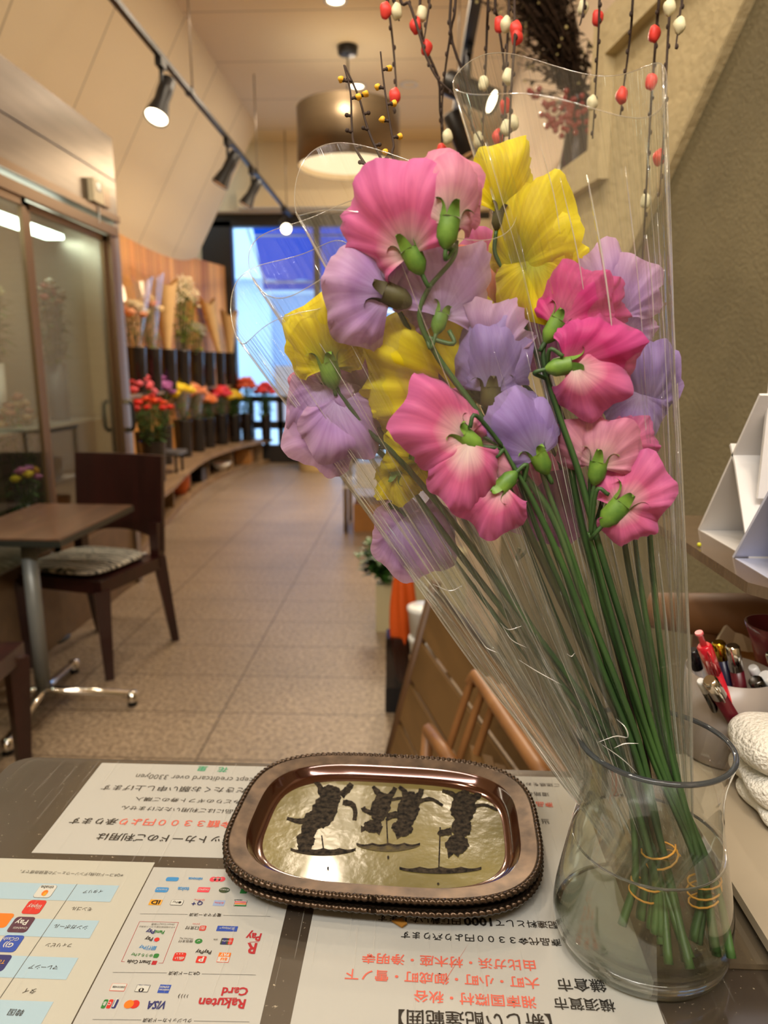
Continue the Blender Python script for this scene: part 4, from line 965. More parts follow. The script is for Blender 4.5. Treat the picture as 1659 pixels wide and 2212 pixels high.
# cats and umbrellas of the print
M_ink1 = mat('grey_print_ink', (58, 50, 40), .8, spec=.1, rgb2=(18, 16, 15), scale=260); M_ink2 = mat('pale_print_ink', (84, 74, 48), .8, spec=.1, rgb2=(60, 54, 46), scale=200)
mb = MB(); lay = [0]
def TP(x, y): q = Pz(480+x/2.304, 1600+y/2.304, ZT+.0004); return q
def tadd(pts, c=0):
    lay[0] += 1; mb.cur = c
    P = [TP(*p) for p in pts]; ar = sum(a.x*b.y-b.x*a.y for a, b in zip(P, P[1:]+P[:1]))
    if ar < 0: P = P[::-1]
    mb.poly([(p.x, p.y, ZT+.00008+.000007*lay[0]) for p in P])
def tell(cx, cy, rx, ry, rot=0, c=0, jag=.09):
    pts = []
    for i in range(40):
        a = i/40*2*PI; k = 1+R.uniform(-jag, jag); x, y = rx*k*math.cos(a), ry*k*math.sin(a); r0 = math.radians(rot)
        pts.append((cx+x*math.cos(r0)-y*math.sin(r0), cy+x*math.sin(r0)+y*math.cos(r0)))
    tadd(pts, c)
def tstroke(pts, w0, w1, c=0):
    P = catmull([Vector((x, y, 0)) for x, y in pts], 6); L_, Rr_ = [], []
    for i, p in enumerate(P):
        d = (P[min(i+1, len(P)-1)]-P[max(i-1, 0)]).normalized(); w = w0+(w1-w0)*i/(len(P)-1); w *= R.uniform(.85, 1.15)
        L_.append((p.x-d.y*w, p.y+d.x*w)); Rr_.append((p.x+d.y*w, p.y-d.x*w))
    tadd(L_+Rr_[::-1], c)
def brolly(x0, x1, y, d, stick=None):
    n = 4; pts = []
    for i in range(n*6+1):
        f = i/(n*6); k = f*n % 1
        pts.append((x0+(x1-x0)*f, y+(8*math.sin(PI*f) if 0 else 0)-9*(1-math.sin(PI*k))))
    low = [(x0+(x1-x0)*f, y+d*math.sin(PI*f)**.7) for f in [1-i/20 for i in range(21)]]
    tadd(pts+low, 1 if d > 30 else 0); tadd([(a, b+7) for a, b in pts]+[(a, b-4) for a, b in pts[::-1]], 0)
    if stick: tstroke(stick, 3.5, 3.5)
# left cat
tell(510, 345, 62, 98, 22); tell(540, 270, 55, 50, 20); tell(455, 395, 52, 50, 10); tell(415, 495, 46, 46, 0); tell(430, 445, 40, 40, 0); tadd([(372, 520), (385, 555), (410, 530)]); tadd([(415, 530), (440, 552), (450, 515)])
tstroke([(495, 265), (485, 225), (460, 200)], 17, 9); tstroke([(590, 270), (625, 240), (645, 212)], 20, 13); tstroke([(600, 305), (645, 315), (662, 350), (658, 395)], 15, 10); tstroke([(420, 400), (370, 398), (322, 385)], 16, 9)
brolly(340, 665, 545, 26, [(495, 470), (505, 545)])
# middle pair
tell(790, 330, 46, 78, 18); tell(750, 425, 46, 34, 0); tadd([(690, 420), (690, 455), (725, 440)]); tadd([(760, 450), (782, 470), (800, 425)])
tstroke([(790, 275), (765, 245), (750, 226)], 18, 8); tstroke([(830, 280), (850, 255), (862, 232)], 17, 11); tstroke([(745, 360), (710, 345), (700, 330)], 13, 12); tstroke([(815, 375), (860, 360), (875, 362)], 11, 8); tstroke([(835, 295), (890, 285), (925, 290)], 8, 7)
tell(925, 340, 56, 88, 14); tell(895, 435, 52, 40, 8); tadd([(860, 460), (870, 490), (900, 470)]); tadd([(900, 465), (925, 470), (942, 430)])
tstroke([(915, 280), (905, 250), (880, 228)], 18, 9); tstroke([(965, 280), (985, 265), (992, 238)], 18, 12); tstroke([(980, 300), (1040, 290), (1098, 322)], 11, 7); tstroke([(900, 375), (850, 375), (815, 395)], 12, 8)
brolly(668, 985, 520, 32, [(818, 395), (824, 520)])
# right cat
tell(1200, 330, 62, 82, 12); tell(1190, 430, 52, 50, 0); tell(1170, 515, 58, 46, 0); tadd([(1118, 530), (1125, 585), (1160, 555)]); tadd([(1150, 560), (1175, 580), (1190, 545)])
tstroke([(1170, 285), (1140, 262), (1095, 248)], 16, 8); tstroke([(1240, 290), (1270, 275), (1282, 255)], 20, 14); tstroke([(1250, 325), (1310, 320), (1370, 345)], 9, 6); tstroke([(1140, 450), (1090, 460), (1078, 470)], 18, 12)
brolly(882, 1290, 640, 22, [(1085, 430), (1078, 640)])
tell(826, 580, 5, 9); tell(527, 635, 5, 9); tell(1075, 712, 6, 6)
mb.build('cat_drawing', [M_ink1, M_ink2], fl)
# small dried scraps
sc_ = MB(); a = [Pz(x, y, ZC+.0024) for x, y in ((845, 1990), (868, 1985), (880, 1996), (868, 2004), (855, 1996))]; 
mb = MB(); mb.poly([(p.x, p.y, ZC+.0024) for p in a][::-1]); mb.poly([(p.x, p.y, ZC+.0032) for p in a][::-1]); tag(mb.build('dry_petal', mat('dry_brown_petal', (150, 104, 40), .6)), 'small dry brown petal on the delivery notice below the trays', 'petal')
# ------------------------------------------------------------------ right-hand clutter
M_greybox = mat('beige_grey_plastic', (150, 138, 118), .45)
M_acr = thinclear('acrylic_plate', (226, 218, 200), .06, 1.3, .10, ior=1.49, hz=(190, 175, 150))
M_white = mat('white_plastic', (222, 218, 214), .35)
M_frost = mat('frosted_white_plastic', (226, 224, 232), .4, trans=.0)
gp = tag(MB().prism(rr_poly(.236, .36, .325, .64, .004), ZC+.0125, ZC+.020).build('plastic_tray', M_greybox), 'flat beige-grey plastic tray right of the vase', 'tray')
tag(MB().prism(rr_poly(.203, .405, .50, .66, .006), ZC+.0024, ZC+.0064).box((.24, .42, ZC+.0064), (.25, .65, ZC+.0122)).build('acrylic_plate', M_acr), 'clear acrylic plate lying beneath the beige-grey tray beside the vase', 'plate')
# bowl edge
bx, by = .362, .575
tag(MB().lathe([(.0001, .001), (.03, .001), (.042, .012), (.050, .026), (.052, .030), (.049, .029), (.040, .014), (.028, .004), (.0001, .004)], (bx+.012, by-.055, ZC+.021), 36).build('blue_bowl', mat('pale_blue_ceramic', (150, 186, 196), .2)), 'pale blue bowl cut by the right edge, below the towel', 'bowl')
# pen cup
cx_, cy_ = .304, .645
cup = thing('pen_cup', 'grey plastic cup holding pens beside the vase', 'cup', (cx_, cy_, ZC+.021))
m_cup = mat('smoke_grey_plastic', (150, 140, 132), .3)
MB().lathe([(.0001, .0), (.035, .0), (.037, .002), (.040, .085), (.0388, .085), (.0355, .004), (.0001, .004)], (cx_, cy_, ZC+.021), 40).build('body', m_cup, cup)
def pen(label, top, bot, r, body, cap, capl=.03, kind='pen', click=None, clip=None):
    top, bot = Vector(top), Vector(bot); d = (top-bot).normalized(); L_ = (top-bot).length
    t = thing('pen', label, 'pen', bot, None)
    MB().tube([bot, bot+d*.012, bot+d*(L_-capl)], [r*.4, r, r], 14).build('barrel', body, t)
    c = MB().tube([top-d*capl, top-d*.002, top], [r*1.06, r*1.06, r*.8], 14); cp = c.build('cap', cap, t)
    if clip:
        s = d.cross(Vector((0, 1, 0))).normalized(); f = s.cross(d).normalized()
        if f.y > 0: f = -f
        MB().tube([top-d*.003+f*r*1.1, top-d*.006+f*r*1.7, top-d*capl*.95+f*r*1.5], .0012, 6).build('clip', clip, cp)
    if click: MB().tube([top, top+d*.011, top+d*.012, top+d*.014], [r*.45, r*.45, r*.62, r*.55], 12).build('push_button', click, cp)
    return t
M_redt = mat('translucent_red_plastic', (226, 34, 56), .12, trans=.35); M_pinkp = mat('pink_plastic', (236, 110, 120), .2, trans=.3)
M_maroon = mat('maroon_barrel', (84, 14, 26), .3); M_silver = mat('polished_silver_cap', (214, 208, 198), .12, metal=1.); M_gold = mat('gold_cap', (216, 178, 60), .15, metal=1.)
M_navy = mat('navy_barrel', (24, 24, 58), .3); M_blk = mat('black_plastic', (20, 20, 24), .2); M_clearp = mat('clear_barrel', (210, 210, 214), .08, trans=.7); M_whitep = mat('white_pen_plastic', (222, 222, 220), .25); M_gun = mat('gunmetal_cap', (90, 88, 86), .18, metal=1.)
def cp_(u, v, Y): return PY(u, v, Y)
pen('red and pink push-button pen standing tallest in the cup', cp_(1520, 1393, .605), (.316, .62, ZC+.030), .0062, M_redt, M_redt, .030, click=M_pinkp, clip=M_redt)
pen('navy pen with a gold cap behind the red pen', cp_(1551, 1386, .655), (.326, .655, ZC+.03), .0062, M_navy, M_gold, .018)
pen('maroon pen with a silver cap, the upright one right of the red pen', cp_(1581, 1394, .64), (.331, .645, ZC+.03), .0062, M_maroon, M_silver, .026)
pen('black capped clear pen at the left rim of the cup', cp_(1495, 1403, .645), (.305, .66, ZC+.03), .0050, M_clearp, M_blk, .022)
pen('maroon pen with a chrome cap leaning over the front rim', cp_(1532, 1468, .59), (.326, .625, ZC+.03), .0062, M_maroon, M_silver, .024, clip=M_silver)
pen('slim pen with a small white cap at the front left of the cup', cp_(1513, 1470, .60), (.312, .64, ZC+.03), .0036, M_gun, M_whitep, .016)
# second row of pens behind the towel
cup2 = thing('pen_holder', 'grey holder behind the rolled towel, dark and white pens inside', 'cup', (.385, .645, ZC+.021))
MB().lathe([(.0001, .0), (.034, .0), (.036, .002), (.038, .078), (.0368, .078), (.0345, .004), (.0001, .004)], (.385, .645, ZC+.021), 36).build('body', m_cup, cup2)
pen('gunmetal pen with a rounded cap beside the white tube', cp_(1630, 1468, .62), (.375, .64, ZC+.03), .0062, M_gun, M_gun, .03, clip=M_gun)
pen('short black pen left of the gunmetal one', cp_(1609, 1492, .62), (.362, .64, ZC+.03), .0042, M_blk, M_blk, .02)
pen('white tube pen at the right edge of the photo', cp_(1652, 1458, .625), (.39, .645, ZC+.03), .0068, M_whitep, M_whitep, .02)
pen('white pen with a curled clip behind the gunmetal one', cp_(1625, 1440, .645), (.372, .655, ZC+.03), .0045, M_whitep, M_whitep, .02)
pen('silver and black pen leaning to the right behind the white tube', cp_(1662, 1410, .655), (.38, .66, ZC+.03), .0040, M_blk, M_silver, .03)
# rolled towel
def terry():
    m = mat('white_terry_cloth', (240, 236, 224), .95, bump=.7, bscale=300); return m
M_terry = terry()
tw = thing('towel', 'folded white terry towel lying in front of the pen holders', 'towel', (.345, .575, ZC+.02))
mb = MB()
def roll(cx, cy, z0, rx, ry, h, y0, y1, sd):
    # pillow shaped fold running back from the camera
    def fn(u, v):
        a = 2*PI*u; yy = y0+(y1-y0)*v
        e = (1-abs(2*v-1)**6)**.25 if 0 < v < 1 else 0.0
        x = rx*abs(math.cos(a))**.7*(1 if math.cos(a) >= 0 else -1)*max(e, .02); z = h*abs(math.sin(a))**.8*(1 if math.sin(a) >= 0 else -1)*max(e, .02)
        w = .0012*math.sin(9*v+2*a+sd)+.0007*math.sin(7*u*PI+sd)
        return Vector((cx+x+w, yy, z0+h+z+w))
    mb.grid(fn, 40, 30, True)
cT = PY(1608, 1570, .56)
roll(.322, 0, ZC+.056, .043, 0, .018, .530, .60, 0); roll(.325, 0, ZC+.032, .043, 0, .014, .522, .598, 2); roll(.328, 0, ZC+.0205, .041, 0, .008, .515, .59, 4)
mb.build('cloth', M_terry, tw)
mb = MB(); 
for k in range(4):
    y = .516-.003*k
    mb.tube(catmull([(.310+.012*k, y, ZC+.024), (.313+.012*k, y-.004, ZC+.038), (.318+.012*k, y, ZC+.05+.004*k), (.327+.011*k, y+.01, ZC+.056)], 6), [.004]*19, 8)
mb.build('corner_folds', M_terry, tw)
# rosy cup with sweets, white card behind
rc = PY(1650, 1372, .70)
rose = thing('glass_cup', 'small rosy glass cup with wrapped sweets at the right edge', 'cup', (rc.x+.012, rc.y, rc.z-.045))
MB().lathe([(.004, -.045), (.012, -.044), (.022, -.01), (.030, .012), (.0288, .012), (.020, -.01), (.010, -.04), (.0001, -.04)], (rc.x+.012, rc.y, rc.z), 32).build('bowl', mat('rose_glass', (150, 70, 84), .15, trans=.3), rose)
for k in range(3):
    tag(MB().ball((rc.x+.004+.010*k, rc.y-.006+.008*(k % 2), rc.z-.004), .009, 10, 7, (1.2, .8, .7), wob=.12, seed=k).build('sweet', mat('sweet_wrap_'+['gold', 'silver', 'red'][k], [(196, 176, 60), (190, 188, 180), (150, 30, 40)][k], .2, metal=.6)), ['gold wrapped sweet in the rosy cup', 'silver wrapped sweet in the rosy cup', 'red wrapped sweet in the rosy cup'][k], 'sweet', 'wrapped sweets')
# stand for the cup: a low box behind the pens
M_cardb = mat('orange_brown_cardboard', (168, 116, 60), .8, noise=.15, scale=10)
zb = rc.z-.045
tag(MB().box((rc.x-.02, .66, ZC+.0001), (rc.x+.10, .78, zb-.001)).build('cardboard_box', M_cardb), 'orange-brown box behind the pens', 'box')
M_card = mat('cream_card', (206, 190, 166), .7)
a, b, c = PY(1588, 1320, .80), PY(1480, 1500, .74), PY(1640, 1470, .74)
cd = MB(); P0 = [a, b, Vector((b.x+.02, .72, ZC+.002)), Vector((c.x, .72, ZC+.002)), c, PY(1640, 1330, .80)]
cd.poly(P0); cd.poly([p+Vector((0, .004, 0)) for p in P0][::-1])
for i in range(6): j = (i+1) % 6; cd.poly([P0[i], P0[i]+Vector((0, .004, 0)), P0[j]+Vector((0, .004, 0)), P0[j]])
tag(cd.build('folded_card', M_card), 'cream folded card leaning behind the pen cup', 'card')
# glass shelf with white display stands
sh = thing('acrylic_shelf', 'smoky acrylic shelf above the pens with white stands on it', 'shelf', (.50, .72, 1.11))
M_shelf = mat('smoky_acrylic', (132, 112, 90), .12, trans=.35, noise=.25, scale=40, stretch=(1, 6, 1))
MB().prism([(.297, .572), (.74, .572), (.74, .868), (.285, .868), (.285, .59)], 1.110, 1.120).build('plate', M_shelf, sh)
MB().box((.55, .60, ZC+.001), (.56, .86, 1.110)).box((.72, .58, ZC+.001), (.73, .86, 1.110)).build('support', M_slat, sh)
def ribbon(mb, prof, x0, x1, th=.0028, sk=0.):
    """bent plastic strip: outline in the x-z plane swept along y"""
    pass
def stand(label, pts, y0, y1, xs, th=.003, m=M_white):
    """bent sheet: pts are (x, z) fold points; the sheet runs from y0 to y1"""
    mb = MB(); P = [Vector((x, 0, z)) for x, z in pts]
    n = []
    for i in range(len(P)):
        d = (P[min(i+1, len(P)-1)]-P[max(i-1, 0)]).normalized(); n.append(Vector((-d.z, 0, d.x))*th)
    for i in range(len(P)-1):
        a, b, na, nb = P[i], P[i+1], n[i], n[i+1]
        q = [a, b, b+nb, a+na]
        A = [mb.pt((p.x, y0, p.z)) for p in q]; B = [mb.pt((p.x+xs, y1, p.z)) for p in q]
        o = mb.smooth; mb.smooth = False; mb.face(A[::-1]); mb.face(B)
        for k in range(4): l = (k+1) % 4; mb.face((A[k], A[l], B[l], B[k]))
        mb.smooth = o
    return tag(mb.build('display_stand', m), label, 'stand')
def easel(label, x0, x1, prof, foot, th=.003, m=M_white):
    """bent plastic sheet seen from its open end: prof and foot are (y, z) fold lines swept along x"""
    mb = MB(); mb.smooth = False
    for line in (prof, foot):
        P = [Vector((0, y, z)) for y, z in line]; nn = []
        for i in range(len(P)):
            d = (P[min(i+1, len(P)-1)]-P[max(i-1, 0)]).normalized(); nn.append(Vector((0, -d.z, d.y))*th)
        for i in range(len(P)-1):
            q = [P[i], P[i+1], P[i+1]+nn[i+1], P[i]+nn[i]]
            A = [mb.pt((x0, p.y, p.z)) for p in q]; B = [mb.pt((x1, p.y, p.z)) for p in q]
            mb.face(A[::-1]); mb.face(B)
            for k in range(4): l = (k+1) % 4; mb.face((A[k], A[l], B[l], B[k]))
    return tag(mb.build('display_stand', m), label, 'stand')
a0 = Pz(1508, 1141, 1.1215); T_, B_0, C_ = PX(1640, 850, a0.x), PX(1583, 1003, a0.x), PX(1624, 1136, a0.x)
easel('tall white bent plastic stand at the back of the acrylic shelf', a0.x, a0.x+.16, [(a0.y, 1.1205), (T_.y, T_.z)], [(a0.y-.004, 1.1205), (C_.y, 1.1205), (B_0.y-.002, B_0.z), (B_0.y+.012, B_0.z+.018)])
b0 = Pz(1582, 1200, 1.1215); T2_ = PX(1700, 985, b0.x)
easel('bluish white plastic stand nearest on the acrylic shelf', b0.x, b0.x+.16, [(b0.y, 1.1205), (T2_.y, T2_.z)], [(b0.y-.006, 1.1205), (b0.y-.10, 1.1205), (T2_.y+.02, T2_.z-.03)], m=mat('bluish_white_plastic', (206, 210, 232), .3))
MB().box((a0.x+.012, T_.y+.006, T_.z-.10), (a0.x+.12, T_.y+.010, T_.z+.03)).build('card_panel', M_white, None)
bpy.data.objects['card_panel'].name = 'price_card'; tag(bpy.data.objects['price_card'], 'white card rising behind the tall stand', 'card')
pb = Pz(1510, 1181, 1.121); tag(MB().ball((pb.x, pb.y, 1.1232), .0022, 10, 7).build('green_seed', mat('yellow_green', (190, 190, 40), .4)), 'tiny yellow-green seed on the acrylic shelf', 'seed')
# things under the shelf
tag(MB().prism([(.34, .80), (.54, .74), (.55, .79), (.35, .85)], ZC+.0001, .99).build('wooden_box', mat('warm_wood_box', (112, 74, 44), .6, noise=.2, scale=8)), 'warm brown wooden box in shadow under the acrylic shelf', 'box')
mb = MB(); mb.tube([(.30, .86, 1.0), (.40, .80, 1.012), (.53, .73, 1.0)], [.022, .030, .026], 20); tag(mb.build('paper_roll', mat('brown_paper', (120, 82, 50), .6)), 'brown paper roll lying across the box under the shelf', 'paper roll')

# ------------------------------------------------------------------ leaning slatted panel and folding chairs beyond the counter
sp_ = thing('wooden_screen', 'dark oak slatted panel leaning beyond the counter', 'screen', (.1, 1.4, 0))
T0 = Vector((.070, 1.86, .70)); T1 = Vector((.315, .93, .70)); dz = Vector((-.172, 0, -.70))
dirv = (T1-T0); nrm = dirv.cross(dz).normalized()
if nrm.x > 0: nrm = -nrm
def slat(z0, z1, th=.012, m=M_slat, name='slat', e0=0., e1=0.):
    k0, k1 = (T0.z-z0)/T0.z, (T0.z-z1)/T0.z
    a, b = T0+dz*k0, T1+dz*k0; c, d = T1+dz*k1, T0+dz*k1
    u = dirv.normalized(); a -= u*e0; d -= u*e0; b += u*e1; c += u*e1
    mb = MB(); q = [a, b, c, d]; f = [mb.pt(p+nrm*th) for p in q]; g = [mb.pt(p) for p in q]; mb.smooth = False
    mb.face(f); mb.face(g[::-1])
    for i in range(4): j = (i+1) % 4; mb.face((f[i], g[i], g[j], f[j]))
    return mb.build(name, m, sp_)
for z1, z0 in ((.567, .688), (.444, .550), (.322, .427), (.200, .305), (.07, .183)): slat(z0, z1)
mb = MB(); mb.tube([T0+dz*1+nrm*.004, T0+nrm*.004+Vector((0, 0, .025))], .016, 4); mb.build('post', M_postwood, sp_)
mb = MB(); mb.tube([T1+dz*1+nrm*.004, T1+nrm*.004+Vector((0, 0, .0))], .016, 4); mb.build('post', M_postwood, sp_)
mb = MB(); mb.tube([T0+Vector((0, 0, -.006)), T1+Vector((0, 0, -.006))], .011, 4); mb.build('top_rail', mat('dark_edge_wood', (34, 24, 16), .5), sp_)
def fchair(label, y0, dx, L_=.42, top=.735):
    t = thing('folding_chair', label, 'chair', (.1+dx, y0, 0), 'folded chairs stacked against the slatted panel')
    x = .118+dx
    a = Vector((x-.20, y0+.03, 0)); b = Vector((x, y0, top)); c = Vector((x+.068, y0-.36, top+.01)); d = Vector((x-.10, y0-.40, 0))
    M_c = M_chairwood
    MB().tube(catmull([a, a.lerp(b, .5), a.lerp(b, .92), b+Vector((0, -.012, .0))], 6), [.011]*19, 8, flat=.7).build('leg', M_c, t)
    MB().tube(catmull([b+Vector((-.004, .002, -.02)), b+Vector((.002, -.012, 0)), b.lerp(c, .1)+Vector((0, 0, .002)), b.lerp(c, .5), c], 6), [.012]*25, 10).build('top_rail', M_c, t)
    MB().tube([c, d], .011, 8, flat=.7).build('leg', M_c, t)
    MB().box((0, -.15, 0), (.02, .15, .36), Matrix.Translation(a.lerp(b, .35)+Vector((.03, -.2, 0))) @ Matrix.Rotation(.26, 4, 'Y')).build('seat', M_slat, t)
    return t
fchair('beech folding chair outermost of the stacked three, nearest the slatted panel', 1.25, 0.0)
fchair('beech folding chair in the middle of the stacked three', 1.22, .020)
fchair('beech folding chair innermost of the stacked three, its rail lowest', 1.19, .040)
def lowrail(label, p0, p1, y, g):
    a, b = PY(*p0, y), PY(*p1, y-.16)
    t = thing('stool', label, 'stool', (a.x, y, 0), g)
    MB().tube([a+Vector((0, .0, 0)), b], .014, 8).build('rail', M_chairwood, t)
    for q in (a, b): MB().tube([q, Vector((q.x-.03, q.y, 0))], .012, 8).build('leg', M_chairwood, t)
lowrail('low wooden stool with a pale rail behind the tray, left of the folding chairs', (925, 1576), (985, 1660), 1.3, None)

# ------------------------------------------------------------------ umbrella corner
M_cream = mat('cream_planter', (196, 186, 150), .6)
u0 = Pz(850, 1545, 0)
us = thing('umbrella_stand', 'dark clear umbrella stand on the floor beside the slatted panel', 'stand', (u0.x+.02, u0.y+.07, 0))
M_smoke = mat('smoked_acrylic', (60, 48, 44), .1, trans=.75, ior=1.2); ux, uy = u0.x+.025, u0.y+.07
MB().prism([(ux-.055, uy-.05), (ux+.055, uy-.05), (ux+.055, uy+.05), (ux-.055, uy+.05)], .08, .30).build('body', thinclear('smoked_plate', (120, 104, 98), .1, 1.2, .05, hz=(60, 50, 46)), us)
MB().box((ux-.057, uy-.052, 0), (ux+.057, uy+.052, .10)).build('base', M_blk, us)
ub = thing('umbrella', 'orange furled umbrella standing in the clear stand', 'umbrella', (ux, uy, .101))
mb = MB()
def um(u, v):
    a = 2*PI*u; z = .105+.60*v
    r = .010+.040*math.sin(PI*min(1, v*1.15))**.7*(1-.15*v)
    if v > .82: r = .018-.04*(v-.82)
    r *= 1+.16*math.sin(5*a+7*v)
    return Vector((ux+.004+.012*v+r*math.cos(a), uy+r*math.sin(a), z))
mb.grid(um, 40, 30, True); mb.build('canopy', mat('orange_nylon', (206, 84, 22), .5, bump=.2, bscale=60), ub)
MB().tube([(ux+.016, uy, .68), (ux+.018, uy, .76), (ux+.03, uy, .78), (ux+.045, uy, .765)], .007, 8).build('handle', M_postwood, ub)
# plant in cream planter
p0 = Pz(836, 1362, 0); px, py = p0.x-.005, p0.y+.05
pl = thing('planter', 'tall cream planter behind the orange umbrella', 'planter', (px, py, 0))
MB().prism([(px-.05, py-.07), (px+.08, py-.07), (px+.08, py+.07), (px-.05, py+.07)], 0, .24).build('body', M_cream, pl)
pt = thing('potted_shrub', 'dark green leafy shrub growing out of the cream planter', 'plant', (px, py, .241))
mb = MB()
def leaf(mb, p, d, ln, wd, bend=.3):
    d = d.normalized(); s = d.cross(Vector((0, 0, 1)));
    if s.length < .1: s = Vector((1, 0, 0))
    s.normalize(); n = s.cross(d)
    def f(u, v):
        w = wd*math.sin(PI*min(.98, v*.9+.06))*(u-.5)*2
        return p+d*(ln*v)+s*w+n*(-bend*ln*v*v+.25*abs(w))
    mb.grid(f, 2, 5)
rp_ = random.Random(5); st_ = MB()
for k in range(34):
    a = rp_.random()*6.28; rr_ = rp_.uniform(.02, .12); tip = Vector((px-.03+rr_*math.cos(a), py+rr_*math.sin(a), .24+rp_.uniform(.05, .21)))
    bs = Vector((px+.02*math.cos(a), py+.02*math.sin(a), .242)); st_.tube([bs, bs.lerp(tip, .6)+Vector((0, 0, .03)), tip], .003, 5)
    for q in range(9):
        f = .4+.6*q/8; c = bs.lerp(tip, f); aa = rp_.random()*6.28
        leaf(mb, c, Vector((math.cos(aa), math.sin(aa), rp_.uniform(.1, .9))), rp_.uniform(.045, .07), .013)
st_.build('stems', M_stemb, pt); mb.build('leaves', mat('glossy_green_leaf', (44, 82, 34), .35, rgb2=(78, 118, 48), scale=14), pt)
# cream board behind umbrella, white tubs
tag(MB().box((p0.x+.09, p0.y+.13, 0), (p0.x+.40, p0.y+.25, .37)).build('cream_cabinet', M_cream), 'cream cabinet side behind the orange umbrella and slatted panel', 'cabinet')
wb = PY(897, 1375, 2.25)
for k, (dz_, r_) in enumerate(((-.16, .050), (-.055, .055))):
    tag(MB().lathe([(.0001, 0), (r_*.85, 0), (r_, .085), (r_*1.06, .088), (r_*1.06, .10), (r_*.9, .104), (.0001, .104)], (wb.x+.03, 2.28, .30+.106*k), 28).build('white_tub', M_whitep), ['lower white tub of the stacked two by the panel post', 'upper white tub of the stacked two by the panel post'][k], 'tub', 'stacked white tubs')
tag(MB().box((wb.x-.02, 2.22, 0), (wb.x+.12, 2.36, .299)).build('small_stool', M_slat), 'low dark block under the white tubs', 'stool')
# metal trolley and box further back
s0 = Pz(747, 1150, 0)
tl = thing('metal_trolley', 'grey metal trolley in the middle distance behind the sleeves', 'trolley', (s0.x+.2, s0.y+.2, 0))
for (x, y) in ((s0.x, s0.y), (s0.x+.5, s0.y), (s0.x, s0.y+.45), (s0.x+.5, s0.y+.45)): MB().tube([(x, y, 0), (x, y, .80)], .018, 8).build('leg', M_steel, tl)
MB().box((s0.x-.02, s0.y-.02, .78), (s0.x+.52, s0.y+.47, .81)).build('top_shelf', M_steel, tl); MB().box((s0.x-.02, s0.y-.02, .36), (s0.x+.52, s0.y+.47, .38)).build('middle_shelf', M_white, tl)
tag(MB().box((s0.x+.06, s0.y+.02, 0), (s0.x+.44, s0.y+.40, .22)).build('cardboard_carton', M_cardb), 'brown carton on the floor under the metal trolley', 'box')
tag(MB().box((s0.x+.08, s0.y+.05, .381), (s0.x+.42, s0.y+.35, .55)).build('white_crate', M_white), 'white crate on the middle shelf of the metal trolley', 'box')
c0 = Pz(677, 1020, 0)
tag(MB().lathe([(.0001, 0), (.20, 0), (.205, .01), (.205, .80), (.20, .81), (.0001, .81)], (c0.x, c0.y+.2, 0), 36).build('round_pedestal', mat('cream_pedestal', (214, 190, 140), .7)), 'cream cylindrical pedestal near the shop window', 'pedestal')
DL = [(-.608, 6.0), (-.578, 7.676), (-.063, 7.65), (-.6, 4.3), (-.6, 2.4), (-.6, .6), (.2, -.6), (-1.4, -.4)]
PX0 = -.59
TRK = [((-1.55, 4.78, 2.95), (-2.6, 5.6, 1.5), 90), ((-1.55, 6.3, 2.95), (-2.7, 6.9, 1.4), 110), ((-1.55, 7.2, 2.95), (-2.7, 8.0, 1.4), 110), ((.36, 4.4, 2.92), (.05, .5, .95), 120)]
# ------------------------------------------------------------------ glass-fronted flower cooler
XF = -1.66
fg = thing('flower_cooler', 'stainless steel flower cooler with sliding glass doors at the left', 'cooler', (-2.0, 2.6, 0))
mb = MB()
mb.box((-2.5, .6, 2.08), (XF, 4.16, 2.52)); mb.build('top_housing', mat('dull_stainless', (124, 114, 104), .36, metal=1., noise=.2, scale=2, stretch=(1, 1, 12), bump=.08, bscale=3), fg)
MB().box((-2.5, .6, 0.0), (-2.44, 4.16, 2.08)).build('back_panel', mat('cooler_back_panel', (176, 172, 146), .5), fg)
MB().box((-2.5, 4.10, .0), (XF-.0, 4.16, 2.08)).build('side_panel', M_steel, fg)
MB().box((-2.5, .6, 0), (XF-.02, 4.10, .42)).build('plinth', mat('tiled_plinth', (120, 98, 74), .5, noise=.2, scale=12), fg)
MB().box((XF-.01, .6, 2.08), (XF+.012, 4.16, 2.115)).box((XF-.01, .6, 2.0), (XF+.01, 4.13, 2.05)).build('header_rail', M_brownmetal, fg)
MB().tube([(XF+.002, .6, 2.30), (XF+.002, 4.16, 2.30)], .003, 4).build('seam', M_dark, fg)
for y0, y1, xo in ((1.9, 3.17, 0), (3.22, 4.04, -.03)):
    f = MB(); x = XF+xo
    f.box((x-.02, y0, .42), (x, y0+.035, 2.0)).box((x-.02, y1-.035, .42), (x, y1, 2.0)).box((x-.02, y0, 1.965), (x, y1, 2.0)).box((x-.02, y0, .42), (x, y1, .47))
    d = f.build('door_frame', M_brownmetal if xo else M_brownmetal, fg)
    MB().box((x-.014, y0+.035, .47), (x-.008, y1-.035, 1.965)).build('glass_pane', M_glass, d)
MB().box((XF-.05, 4.04, .42), (XF, 4.10, 2.0)).build('jamb', M_brownmetal, fg)
h = MB(); h.tube(catmull([(XF+.004, 4.07, 1.10), (XF+.04, 4.07, 1.085), (XF+.045, 4.07, 1.02), (XF+.04, 4.07, .945), (XF+.004, 4.07, .93)], 6), .012, 8); h.build('door_handle', M_black, fg)
MB().box((XF, 4.05, 1.085), (XF+.03, 4.09, 1.11)).box((XF, 4.05, .925), (XF+.03, 4.09, .95)).build('handle_bracket', M_chrome, fg)
MB().box((XF-.06, 2.72, 1.0), (XF-.03, 2.76, 1.5)).build('inner_handle', M_black, fg)
